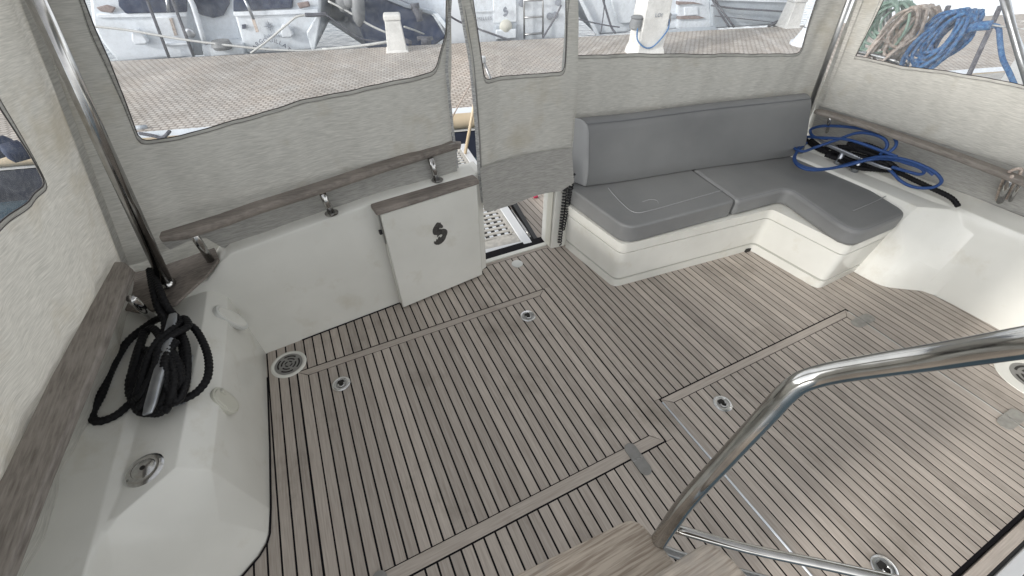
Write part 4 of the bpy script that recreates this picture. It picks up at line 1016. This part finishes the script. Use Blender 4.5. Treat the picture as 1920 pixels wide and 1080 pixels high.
rr_ = [f0 + rot @ Vector(q) for q in ((-.34, -.2, .16), (-.33, -.25, -.05), (-.20, -.29, -.18), (-.03, -.29, -.21), (.12, -.29, -.10), (.27, -.27, .10), (.34, -.1, .22))]
tag(MB().tube(rr_, .014, 8, 6).build('blue_line', M['rope_blue2'], smooth='all'), 'thin blue line slung round the tall white post', 'rope')
text_part('lettering', 'LOI', .09, f0 + rot @ Vector((.02, -.262, .30)), rot @ Vector((1, 0, 0)), (0, 0, 1), M['letters_grey'], bp_)
# service pedestal at the right
pd = thing('service_pedestal', 'white rounded service pedestal on a flared foot beside the canvas edge', 'pedestal')
pb2 = Vector((10.3,6.555,-0.4))
MB().lathe([(.30, 0), (.30, .06), (.25, .07), (.17, .26), (.15, .32), (.14, .33), (.14, 1.2), (.10, 1.26), (0, 1.27)], pb2, 24).build('body', M['boat_white2'], pd, smooth=True)
MB().tube([pb2 + Vector((-.14, -.05, .42)), pb2 + Vector((-.17, -.05, .50)), pb2 + Vector((-.15, -.06, .58)), pb2 + Vector((-.08, -.12, .60))], .012, 8, 4).build('hose_hook', M['steel_matt'], pd, smooth='all')
MB().lathe([(.145, .31), (.15, .32), (.145, .34)], pb2, 24).build('ring', M['steel_matt'], pd, smooth=True)

# ------------------------------------------------------------------ boats moored beyond the pier
def ex(d): return NN * d
b1 = thing('sailboat', 'white sailing boat moored stern to with navy cushions and name on its transom', 'sailboat')
MB().slab([(-2.81,12.12,1.01), (-3.211,12.22,0.1408), (-3.224,12.23,-0.201), (-3.14,12.2,-0.5577), (-1.853,11.89,-0.5262), (-1.524,11.81,0.2307), (-1.198,11.73,0.9784)], ex(5)).build('hull', M['boat_white'], b1, .06, 3)
MB().slab([(-0.3926,11.53,0.9623), (-0.6812,11.6,0.2186), (-0.7542,11.62,-0.5326), (0.6312,11.28,-0.5304), (0.8432,11.23,-0.1694), (1.206,11.14,0.9305)], ex(5)).build('hull', M['boat_white'], b1, .06, 3)
MB().slab([(-1.268,12.16,0.9457), (-1.636,12.25,0.1537), (-1.82,12.29,-0.5767), (-0.7692,12.03,-0.5887), (-0.6857,12.01,0.1573), (-0.3781,11.94,0.928)], ex(4)).build('transom_recess', M['boat_white2'], b1, .02)
MB().slab([(-1.484,11.7,-0.2928), (-0.7131,11.51,-0.29), (-0.7435,11.51,-0.5006), (-1.54,11.71,-0.51)], ex(.5)).build('swim_step', M['boat_white2'], b1, .02)
MB().slab([(-3.033,12.13,0.3108), (-1.492,11.75,0.2916), (-1.534,11.76,0.2024), (-3.055,12.13,0.2412)], ex(.1)).build('rim', M['boat_white2'], b1, .015)
MB().slab([(-0.6732,11.55,0.2628), (0.9187,11.16,0.2635), (0.902,11.16,0.1694), (-0.6964,11.55,0.1806)], ex(.1)).build('rim', M['boat_white2'], b1, .015)
MB().slab([(-2.344,11.94,1.007), (-1.172,11.65,0.9838), (-1.494,11.73,0.2856), (-2.538,11.98,0.2961), (-2.596,12,0.4204)], ex(.06)).build('navy_cushion', M['navy_cloth'], b1, .02)
MB().slab([(-0.3901,11.46,0.9682), (0.6855,11.19,0.9468), (0.4329,11.26,0.2829), (-0.672,11.53,0.2657)], ex(.06)).build('navy_cushion', M['navy_cloth'], b1, .02)
MB().slab([(-1.138,12.02,0.9516), (-0.4692,11.86,0.9383), (-0.7112,11.92,0.3425), (-0.9126,11.97,0.1429), (-1.105,12.01,0.1119), (-1.325,12.07,0.1769), (-1.4,12.09,0.2914)], ex(.06)).build('navy_cushion', M['navy_cloth'], b1, .02)
MB().slab([(-2.972,12.07,0.4186), (-2.768,12.02,0.4547), (-2.644,11.99,0.4076), (-2.756,12.02,0.3158), (-2.933,12.06,0.3482)], ex(.04)).build('seat_board', M['wood_strip'], b1, .02)
MB().slab([(0.5409,11.21,0.3743), (0.7715,11.15,0.4036), (0.7844,11.15,0.3111), (0.5692,11.2,0.2718)], ex(.04)).build('seat_board', M['wood_strip'], b1, .02)
MB().slab([(-2.116,11.87,0.2288), (-1.687,11.77,0.231), (-1.733,11.78,-0.4941), (-2.19,11.89,-0.5002)], ex(.08)).build('fold_down_panel', M['boat_white2'], b1, .02)
MB().slab([(-2.144,11.81,-0.2218), (-1.704,11.7,-0.2234), (-1.702,11.7,-0.2623), (-2.149,11.81,-0.2698)], ex(.07)).build('step_edge', M['boat_white2'], b1, .01)
MB().slab([(-1.841,11.77,0.1963), (-1.791,11.76,0.2034), (-1.837,11.77,-0.0911), (-1.888,11.78,-0.0983)], ex(.03)).build('grab_strip', M['rope_beige'], b1)
MB().slab([(-0.3844,11.42,0.1506), (-0.3323,11.4,0.158), (-0.3375,11.4,-0.0987), (-0.3907,11.42,-0.1061)], ex(.03)).build('grab_strip', M['rope_beige'], b1)
for q in ([(-2.558,12.01,0.0225), (-2.467,11.99,0.0556), (-2.403,11.97,0.0345), (-2.36,11.96,-0.1743), (-2.425,11.98,-0.2288), (-2.629,12.03,-0.2192), (-2.645,12.03,-0.1421)], [(0.1501,11.35,0.0061), (0.2304,11.33,0.0318), (0.2919,11.31,0.0004), (0.3278,11.3,-0.1779), (0.2707,11.32,-0.2253), (0.0957,11.36,-0.2175), (0.0946,11.36,-0.1282)]):
    MB().slab(q, -ex(.10)).build('vent_cover', M['boat_white2'], b1, .03, 3)
MB().slab([(-0.5974,11.56,0.0308), (-0.525,11.54,0.0375), (-0.5441,11.55,-0.0385), (-0.6169,11.56,-0.0451)], -ex(.03)).build('socket', M['letters'], b1)
MB().lathe([(.09, 0), (.09, .03), (.06, .04), (0, .04)], Vector((-1.598,11.81,-0.0803)), 16, tuple(-NN)).build('nozzle', M['alu'], b1)
MB().lathe([(.16, 0), (.20, .06), (.17, .16), (0, .16)], Vector((-1.108,11.55,-0.3701)), 20).build('bucket', M['fender'], b1, smooth=True)
MB().slab([(0.5792,11.26,-0.1526), (0.9145,11.18,0.204), (0.9762,11.16,0.2018), (0.6509,11.24,-0.5249), (0.5759,11.26,-0.5211)], -ex(.06)).build('bow_fender_board', M['boat_white2'], b1, .03)
star = []
for i in range(16):
    a = math.pi * i / 8; rr2 = (.12 if i % 4 == 0 else .075) if i % 2 == 0 else .022
    star.append(Vector((-0.1015,11.44,-0.018)) + U * (rr2 * math.sin(a)) + Vector((0, 0, rr2 * math.cos(a))))
MB().slab(star, -ex(.01)).build('star_emblem', M['letters_grey'], b1)
text_part('lettering', 'Bahia 46', .085, Vector((-0.1121,11.43,-0.2219)), U, (0, 0, 1), M['letters_grey'], b1)
text_part('lettering', 'MARGOUILLAT', .115, Vector((-0.2233,11.38,-0.2911)), U, (0, 0, 1), M['letters'], b1, arc=.40)
text_part('lettering', 'ST', .085, Vector((-0.3003,11.39,-0.4493)), U, (0, 0, 1), M['letters'], b1)
for a, b_ in (((-2.033,11.74,0.648), (-2.154,11.77,-0.467)), ((-1.613,11.63,0.6362), (-1.706,11.66,-0.4707))):
    tag(MB().tube([a, b_], .028, 8).build('gangway_rod', M['rope_grey'], b1, smooth='all'))
MB().tube([(-1.692,11.7,0.5913), (-1.789,11.72,0.317)], .03, 8).build('stay', M['alu'], b1, smooth='all')
MB().tube([(-0.3859,11.37,0.5535), (-0.3414,11.36,0.1368)], .03, 8).build('stay', M['alu'], b1, smooth='all')
MB().tube([(-1.339,11.65,0.5761), (-1.326,11.65,0.4016), (-1.373,11.66,0.0212), (-1.411,11.67,-0.2844)], .05, 8).build('grab_rail', M['boat_white2'], b1, smooth='all')
tag(MB().tube([(-3.13,11.94,0.1359), (-2.996,11.91,0.1215), (-2.516,11.77,0.0421), (-1.852,11.59,-0.1126), (-1.051,11.38,-0.2627), (-0.0997,11.12,-0.402), (0.718,10.85,-0.428), (1.786,10.48,-0.3577)], .022, 6, 4).build('mooring_line', M['rope_white'], smooth='all'), 'pale mooring line sagging across the white sailing boat stern', 'rope', 'mooring lines over the pier')
tag(MB().tube([(-0.6203,11.23,-0.4315), (-0.2459,11.19,-0.2421), (0.2629,11.11,0.0547), (0.5061,11.1,0.1693), (0.9014,11.06,0.1754)], .022, 6, 3).build('mooring_line', M['rope_white'], smooth='all'), 'white line crossing the lettered side of the sailing boat', 'rope', 'mooring lines over the pier')
tag(MB().tube([(0.6327,11.08,0.1819), (0.8158,11.06,0.1721), (0.9524,11.05,0.1735), (1.052,11.07,0.1717)], .04, 6, 3).build('chafe_sleeve', M['rope_grey'], smooth='all'), 'dark sleeve on the line at the stern corner of the sailing boat', 'sleeve')

# blue hulled boat, bow on
b2_ = thing('blue_boat', 'navy blue hulled boat lying bow to the pier with grey fenders', 'boat')
bowx = Vector((4.007,10.91,-0.343))
def hullring(s_, zt):   # a section of the raked bow at distance s_ behind the stem
    c = bowx + NN * s_ - U * (s_ * .95)
    w = min(1.7, .03 + 1.05 * math.sqrt(max(s_, 0)))
    return [c + U * (-w) + Vector((0, 0, zt - bowx.z)), c + U * (-w * .8) + Vector((0, 0, -.75 - bowx.z)), c + Vector((0, 0, -1.3 - bowx.z)), c + U * (w * .8) + Vector((0, 0, -.75 - bowx.z)), c + U * w + Vector((0, 0, zt - bowx.z))]
MB().slab([(1.829,11.35,0.8883), (1.734,11.37,0.2171), (1.702,11.38,-0.1139), (1.795,11.35,-0.6203), (3.225,11,-0.6686), (3.592,10.91,-0.4613), (3.331,10.98,-0), (2.752,11.12,0.1632), (2.134,11.27,0.4376), (2.121,11.27,0.8825)], ex(4) - U * 1.5).build('hull', M['navy'], b2_, .05, 3)
MB().slab([(2.119,11.21,0.4263), (2.738,11.06,0.1723), (3.314,10.92,0.0099), (3.643,10.84,-0.2343), (3.684,10.83,-0.1825), (3.356,10.91,0.0701), (2.77,11.05,0.2311), (2.174,11.2,0.4819)], ex(.12)).build('rubbing_strake', M['boat_grey'], b2_, .01)
MB().slab([(2.567,11.68,0.831), (2.539,11.69,0.3246), (2.998,11.57,0.1252), (3.518,11.45,-0.0412), (3.868,11.36,-0.3863), (4.004,11.33,0.8024)], ex(3)).build('deck_side', M['boat_white2'], b2_, .03)
MB().slab([(3.305,10.88,0.037), (3.421,10.85,0.0329), (3.692,10.79,-0.3371), (3.682,10.79,-0.4461)], ex(.1)).build('bow_plate', M['boat_white2'], b2_, .01)
for a, b_ in (((2.653,11.35,0.4765), (2.597,11.36,0.1601)), ((2.386,11.41,0.4838), (2.383,11.42,0.2377))):
    MB().tube([a, b_], .025, 8).build('stanchion', M['steel_matt'], b2_, smooth='all')
an = MB().tube([(2.904,10.98,0.2124), (2.932,10.92,0.1187), (2.967,10.88,0.0209), (2.981,10.86,-0.079)], .07, 8).tube([(2.832,10.95,0.202), (3.015,10.9,0.2158)], .05, 8).tube([(2.884,10.93,0.1002), (3.063,10.89,0.0737)], .05, 8)
an.build('anchor', M['rope_grey'], b2_, smooth='all')
for i, (a, m_, b_) in enumerate((((1.472,11.12,0.657), (1.432,11.13,0.3361), (1.492,11.12,0.1523)), ((1.587,11.04,0.6595), (1.563,11.05,0.3481), (1.546,11.05,0.2349)), ((1.764,10.95,0.6604), (1.698,10.97,0.1987), (1.653,10.98,-0.0939)))):
    f_ = MB().tube([a, m_, Vector(m_).lerp(Vector(b_), .6), b_], [.13, .14, .12, .03], 12).build('fender', M['fender'], smooth='all')
    tag(f_, ('narrow grey fender hanging nearest the sailing boat', 'middle grey fender with an eye hanging in the gap', 'largest grey fender hanging against the navy hull')[i], 'fender', 'grey fenders by the blue boat')
for i, q in enumerate(([(1.042,11.02,0.1608), (1.282,10.96,-0.0417), (1.57,10.89,-0.2745), (1.86,10.82,-0.3598), (2.189,10.74,-0.396)], [(1.149,11.1,0.3865), (1.467,11.02,0.2067), (1.828,10.88,-0.0425), (2.177,10.75,-0.2194)], [(0.7693,10.78,-0.4097), (1.352,10.59,-0.3773), (1.844,10.47,-0.3401), (2.131,10.45,-0.323)])):
    tag(MB().tube(q, (.016, .022, .03)[i], 6, 4).build('mooring_line', M[('rope_grey', 'rope_white', 'rope_white')[i]], smooth='all'), ('dark line from the sailing boat corner to the bollard', 'white line crossing the fenders to the bollard', 'white line lying along the pier edge left of the bollard')[i], 'rope', 'mooring lines over the pier')
tag(MB().tube([(2.529,10.56,-0.0948), (2.758,10.71,-0.2007), (3.028,10.85,-0.3331)], .02, 6).build('mooring_line', M['rope_white'], smooth='all'), 'short white line running right from the low bollard', 'rope', 'mooring lines over the pier')
tag(MB().tube([(2.462,10.37,-0.318), (2.554,10.29,-0.3533), (2.525,10.3,-0.3931)], .05, 8).tube([(2.787,10.6,-0.3501), (3.131,10.51,-0.3657)], .04, 8).tube([(2.87,10.58,-0.4173), (3.075,10.53,-0.4482)], .10, 8).build('mooring_gear', M['rope_grey'], smooth='all'), 'dark mooring gear on the pier edge under the navy bow', 'mooring gear')

# white motor yacht with a ladder
b3 = thing('motor_yacht', 'white motor yacht stern with folding ladder and small seahorse emblem', 'yacht')
MB().slab([(3.595,10.5,0.8872), (3.497,10.52,-0.5537), (6.305,9.835,-0.5517), (6.285,9.84,0.8336)], ex(5)).build('hull', M['boat_white'], b3, .05, 3)
MB().slab([(4.538,10.24,0.871), (4.508,10.25,-0.1418), (5.041,10.11,-0.1418), (5.034,10.12,0.8611)], ex(.06)).build('transom_locker', M['boat_white2'], b3, .02)
MB().slab([(4.543,10.21,-0.1801), (5.04,10.08,-0.1472), (5.017,10.09,-0.328), (4.546,10.2,-0.5034)], ex(.05)).build('exhaust_recess', M['boat_grey'], b3, .02)
MB().lathe([(.13, 0), (.15, .03), (.09, .07), (0, .08)], Vector((4.772,10.15,-0.2106)), 20, tuple(-NN)).build('float', M['plastic'], b3, smooth=True)
MB().slab([(4.528,10.15,-0.2535), (4.989,10.03,-0.2515), (4.99,10.03,-0.4461), (4.523,10.15,-0.4467)], ex(.05)).build('lower_flap', M['boat_white2'], b3, .02)
for a, b_ in (((5.14,9.998,0.8666), (5.177,9.988,-0.4656)), ((5.551,9.896,0.8584), (5.617,9.88,-0.4635))):
    MB().tube([a, b_], .022, 8).build('ladder_rail', M['steel_matt'], b3, smooth='all')
for y_, (a, b_) in enumerate((((5.151,9.995,0.2874), (5.58,9.889,0.284)), ((5.169,9.99,-0.0377), (5.596,9.886,-0.0327)), ((5.176,9.989,-0.378), (5.612,9.881,-0.3643)))):
    MB().tube([a, b_], .022, 8).build('ladder_rung', M['steel_matt'], b3, smooth='all')
for q in ((5.151,10.1,0.224), (5.796,9.939,-0.0454), (5.932,9.906,-0.0293), (5.976,9.895,0.2179)):
    MB().lathe([(.07, 0), (.07, .05), (0, .06)], q, 12, tuple(-NN)).build('fitting', M['letters_grey'], b3)
MB().slab([(4.082,10.35,0.1203), (4.516,10.24,0.1154), (4.515,10.24,0.0951), (4.081,10.35,0.1002)], -ex(.02)).build('moulding_line', M['boat_white2'], b3)
seahorse('emblem', Vector((4.758,10.11,0.087)), U, (0, 0, 1), .00026, M['letters_grey'], b3, -NN, .011)
text_part('lettering', 'AMELLES', .095, Vector((4.28,10.29,-0.0688)), U, (0, 0, 1), M['letters_grey'], b3)
tag(MB().tube([(3.449,10.33,0.1087), (3.685,10.27,-0.04), (4.074,10.13,-0.1903), (4.45,9.981,-0.323), (4.742,9.807,-0.4233)], .022, 6, 3).build('mooring_line', M['rope_grey'], smooth='all'), 'dark line slanting down across the motor yacht stern', 'rope', 'mooring lines over the pier')
tag(MB().tube([(6.012,9.804,0.1666), (5.806,9.752,-0.1011), (5.499,9.672,-0.4029)], .022, 6, 3).build('mooring_line', M['rope_grey'], smooth='all'), 'dark line right of the yacht ladder', 'rope', 'mooring lines over the pier')

# white bow between the yacht and the tall post
b4 = thing('sailboat', 'white sailing boat bow with flared side left of the tall post', 'sailboat')
MB().slab([(6.521,9.988,0.8119), (6.599,9.969,0.2103), (7.113,9.843,-0.5345), (7.894,9.651,-0.5221), (8.613,9.475,-0.297), (8.379,9.532,0.7749)], ex(4) + U * .5).build('hull', M['boat_white2'], b4, .05, 3)
MB().slab([(6.465,9.919,0.3276), (6.539,9.901,0.3459), (7.144,9.753,-0.5208), (7.037,9.779,-0.5276)], -ex(.06)).build('stem', M['boat_white2'], b4, .01)
MB().slab([(7.138,9.775,0.8047), (7.359,9.72,0.0674), (7.607,9.66,-0.2931), (8.014,9.56,-0.2865), (7.794,9.614,0.7917)], -ex(.06)).build('side_panel', M['boat_white'], b4, .02)
for i, q in enumerate(([(6.936,9.577,0.3412), (7.082,9.541,0.0476), (7.202,9.409,-0.2852), (7.196,9.204,-0.381)], [(7.012,9.559,0.339), (7.037,9.552,0.0069), (6.898,9.38,-0.4087)], [(6.367,9.614,-0.1014), (6.72,9.527,-0.179), (7.12,9.429,-0.26), (7.348,9.27,-0.2847)])):
    tag(MB().tube(q, (.024, .013, .015)[i], 6, 3).build('mooring_line', M['rope_grey'], smooth='all'), ('thick dark line down the white bow to the pier', 'thin dark line hanging straight down the white bow', 'thin grey line reaching the tall post from the left')[i], 'rope', 'mooring lines over the pier')

b5 = thing('white_launch', 'white launch side right of the tall post with wooden strakes', 'boat')
MB().slab([(8.327,9.545,0.7759), (8.612,9.475,-0.5295), (9.256,9.316,-0.474), (8.907,9.402,0.7644)], ex(4)).build('cabin_side', M['boat_white2'], b5, .03)
MB().slab([(8.575,9.432,-0.1741), (9.127,9.297,-0.1491), (9.152,9.29,-0.2408), (8.597,9.427,-0.2654)], ex(.1)).build('rubbing_strake', M['boat_grey'], b5, .01)
MB().slab([(8.815,9.322,0.7747), (9.191,9.229,-0.5124), (10.26,8.968,-0.5096), (9.924,9.05,-0.102), (9.604,9.128,0.759)], ex(4)).build('transom', M['boat_white'], b5, .03)
MB().slab([(8.959,9.235,0.1249), (9.366,9.135,0.1012), (9.634,9.069,0.0488), (9.376,9.133,0.0681), (8.978,9.23,0.0592)], ex(.1)).build('wood_strake', M['wood_strip'], b5)
MB().slab([(9.061,9.21,-0.1875), (9.6,9.078,-0.196), (9.803,9.028,-0.2492), (9.478,9.108,-0.2598), (9.077,9.206,-0.2447)], ex(.1)).build('wood_strake', M['wood_strip'], b5)
MB().slab([(9.183,9.19,-0.0038), (9.519,9.108,-0.004), (9.587,9.091,-0.1744), (9.233,9.178,-0.1728)], ex(.1)).build('inset_panel', M['boat_white2'], b5, .01)
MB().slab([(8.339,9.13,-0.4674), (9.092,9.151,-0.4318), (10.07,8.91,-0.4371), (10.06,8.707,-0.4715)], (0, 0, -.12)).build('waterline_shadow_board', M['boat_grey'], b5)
b6 = thing('grey_boat', 'grey hulled boat at the right with dark lines sagging along its side', 'boat')
MB().slab([(9.572,9.033,0.7682), (10.03,8.921,-0.4824), (12.12,8.407,-0.472), (11.9,8.462,0.7218)], ex(4)).build('hull', M['boat_grey'], b6, .04, 3)
MB().slab([(9.719,8.935,0.1914), (11.88,8.405,0.0591), (11.89,8.401,0.0248), (9.734,8.931,0.1478)], ex(.1)).build('strake', M['boat_white'], b6)
for i, q in enumerate(([(9.692,8.849,0.0529), (10.37,8.682,-0.0358), (11.12,8.498,-0.0951), (11.76,8.289,-0.1441)], [(9.9,8.85,-0.1835), (10.81,8.627,-0.286), (11.6,8.432,-0.3866)], [(9.64,8.862,0.2054), (9.929,8.74,-0.1019), (10.16,8.528,-0.3912)], [(9.651,8.808,0.2115), (9.97,8.729,-0.059), (10.26,8.472,-0.3902)])):
    tag(MB().tube(q, (.022, .01, .024, .024)[i], 6, 3).build('mooring_line', M['rope_grey'], smooth='all'), ('upper dark line sagging along the grey hull', 'thin lower line along the grey hull', 'left of two dark lines slanting down the grey hull', 'right of two dark lines slanting down the grey hull')[i], 'rope', 'mooring lines over the pier')
tag(MB().tube([(11.23,8.267,-0.4231), (11.41,8.222,-0.3374), (11.63,8.22,-0.2846), (11.57,8.182,-0.3902), (11.37,8.232,-0.4055), (11.65,8.214,-0.3319)], .035, 6, 3).build('rope_heap', M['rope_grey'], smooth='all'), 'dark heap of rope at the foot of the leaning bollard', 'rope')

# ------------------------------------------------------------------ things seen through the right side window
gh = thing('hanging_rope', 'pale green rope coil, leftmost of the three hung on a tube', 'rope', 'rope coils hung beyond the right window')
def hang(root, m, x_, top, cx, w, h, n_, r, seed, tilt=0.0):
    rnd = random.Random(seed); X0, Y0, Z0 = x_, cx, top
    for i in range(n_):
        wi = w * rnd.uniform(.45, 1.0); hi = h * rnd.uniform(.6, 1.05); ox = rnd.uniform(-.08, .08); oy = rnd.uniform(-.18, .18) * w; k_ = rnd.uniform(-.5, .5)
        pts = []
        for j in range(9):
            a = 2 * math.pi * j / 8
            pts.append((X0 + ox + .05 * math.sin(a * 2 + i), Y0 + oy + wi / 2 * math.sin(a) + tilt * (1 - math.cos(a)) * hi / 2, Z0 - hi / 2 * (1 - math.cos(a)) + k_ * .04 * math.sin(a)))
        MB().tube(pts, r, 7, 5).build('strand', m, root, smooth='all')
gT = Vector((4.5,2.221,1.299)); bT = Vector((4.5,2.003,1.288)); uT = Vector((4.5,1.779,1.295))
hang(gh, M['rope_green'], 4.5, gT.z + .02, gT.y + .02, .34, .36, 12, .010, 3, .12)
gh2 = thing('hanging_rope', 'beige rope coil hung between the green and the blue one', 'rope', 'rope coils hung beyond the right window')
hang(gh2, M['rope_beige'], 4.48, bT.z + .03, bT.y + .03, .24, .46, 20, .011, 5, .22)
gh3 = thing('hanging_rope', 'bulky blue rope coil, rightmost of the three hung on a tube', 'rope', 'rope coils hung beyond the right window')
hang(gh3, M['rope_blue2'], 4.44, uT.z + .04, uT.y - .02, .26, .44, 26, .012, 9, .24)
rope('tail', M['rope_blue2'], [(4.42,1.57,1.277), (4.42,1.53,1.271), (4.42,1.47,1.193), (4.42,1.401,1.109), (4.42,1.323,1.044), (4.42,1.233,0.9659)], .015, parent=gh3, rf=None)
MB().tube([(4.38,1.706,1.218), (4.38,1.637,1.262), (4.4,1.565,1.282)], .03, 10, 3).build('bundle', M['rope_blue2'], gh3, smooth='all')
rt = thing('guard_rail', 'steel guard rail tubes and wire carrying the rope coils', 'guard rail')
MB().tube([(4.6,2.49,1.439), (4.6,2.278,1.097), (4.6,2.115,0.8486)], .022, 12).build('post', M['steel_matt'], rt, smooth='all')
MB().tube([(4.62,2.465,1.441), (4.62,2.256,1.099), (4.62,2.097,0.8506)], .012, 12).build('post', M['steel'], rt, smooth='all')
MB().tube([(4.3,1.649,1.536), (4.3,1.455,1.33), (4.3,1.292,1.162), (4.3,1.101,0.9694)], .020, 12).build('brace', M['steel_matt'], rt, smooth='all')
MB().tube([(4.32,1.607,1.511), (4.32,1.396,1.278), (4.32,1.149,1.051)], .010, 12).build('brace', M['boat_white2'], rt, smooth='all')
MB().tube([(4.6,2.371,1.243), (4.5,2.086,1.269), (4.45,1.848,1.282), (4.4,1.565,1.282), (4.3,1.349,1.303)], .005, 6, 3).build('wire', M['rope_white'], rt, smooth='all')
MB().tube([(4.4,2.322,0.96), (4.4,2.175,0.9633), (4.4,2.038,0.9621), (4.4,1.917,0.9509)], .016, 10).build('lower_tube', M['steel'], rt, smooth='all')
# old quay with timber and steps
oq = thing('timber_landing', 'old pale timber landing stage of wide boards beyond the rope coils', 'landing stage')
lo = Vector((8.2, 1.6, -.62))
for i in range(12):
    y0 = -2.2 + i * .56
    MB().box(6.4, 13, y0 + .012, y0 + .548, -.58 + .01 * (i % 3), -.45 + .01 * (i % 3)).build('plank', M['old_wood'], oq, .01)
MB().box(6.4, 13, -2.2, 4.5, -.75, -.6).build('bearer', M['concrete'], oq)
tag(MB().slab([(5.2, 1.35, -.40), (5.95, 1.35, -.40), (5.95, .2, -.40), (5.2, .2, -.40)], (0, 0, .12)).build('concrete_step', M['concrete'], None, .02), 'pale worn concrete step under the blue rope coil', 'step')
tag(MB().slab([(4.9, 1.05, -.36), (5.5, .55, -.36), (6.3, .62, .28), (6.25, .85, .28)], (.02, .03, .05)).build('leaning_board', M['dark_board'], None, .01), 'dark grey board leaning beside the concrete step', 'board')
wp = thing('white_post', 'slanted white painted timber post behind the blue rope', 'post')
MB().slab([(7.6, 2.05, -.6), (7.8, 2.05, -.6), (8.6, 2.35, 1.1), (8.4, 2.35, 1.1)], (0, .22, 0)).build('post_body', M['bollard'], wp, .01)
for i, (y0, x0) in enumerate(((1.5, 7.0), (1.1, 6.8), (.8, 6.9))):
    tag(MB().tube([(x0, y0, -.42), (x0 + .5, y0 + .08, -.1), (x0 + 1.2, y0 + .25, .5)], .025, 8, 3).build('pale_line', M['rope_white'], smooth='all'), ('leftmost of three pale lines rising from the landing boards', 'middle of three pale lines rising from the landing boards', 'rightmost of three pale lines rising from the landing boards')[i], 'rope', 'pale lines over the landing stage')
for i, (x0, y0) in enumerate(((7.6, 3.0), (8.2, 2.7))):
    tag(MB().tube([(x0, y0, -.45), (x0 + .4, y0 + .4, .9)], .03, 8).build('thin_pole', M['rope_grey'], smooth='all'), ('left thin dark pole standing on the landing stage', 'right thin dark pole standing on the landing stage')[i], 'pole', 'thin dark poles')

# ------------------------------------------------------------------ things seen through the left side window
for i, (a, b_) in enumerate((((-3.403,6.762,-0.2), (-3.171,6.922,-0.2)), ((-3.17,6.573,-0.2), (-2.987,6.67,-0.2)))):
    tag(MB().tube([a, Vector(a).lerp(Vector(b_), .15), Vector(a).lerp(Vector(b_), .85), b_], [.05, .11, .11, .05], 12).build('fender', M['navy_cloth'], smooth='all'), ('dark fender lying on the pier at the picture edge', 'dark fender lying nearer the canvas window corner')[i], 'fender', 'dark fenders on the pier')
tag(MB().tube([(-2.119,7.412,-0.38), (-1.993,7.392,-0.38)], .03, 8).build('short_bar', M['boat_grey'], smooth='all'), 'short pale bar lying by the pier edge', 'bar')
tag(MB().tube([(-2.029,7.113,-0.36), (-1.89,7.022,-0.38), (-1.77,6.94,-0.4), (-1.635,6.835,-0.3)], .022, 8, 3).build('dark_hose', M['rope_grey'], smooth='all'), 'dark hose end on the pier edge at the window corner', 'hose')
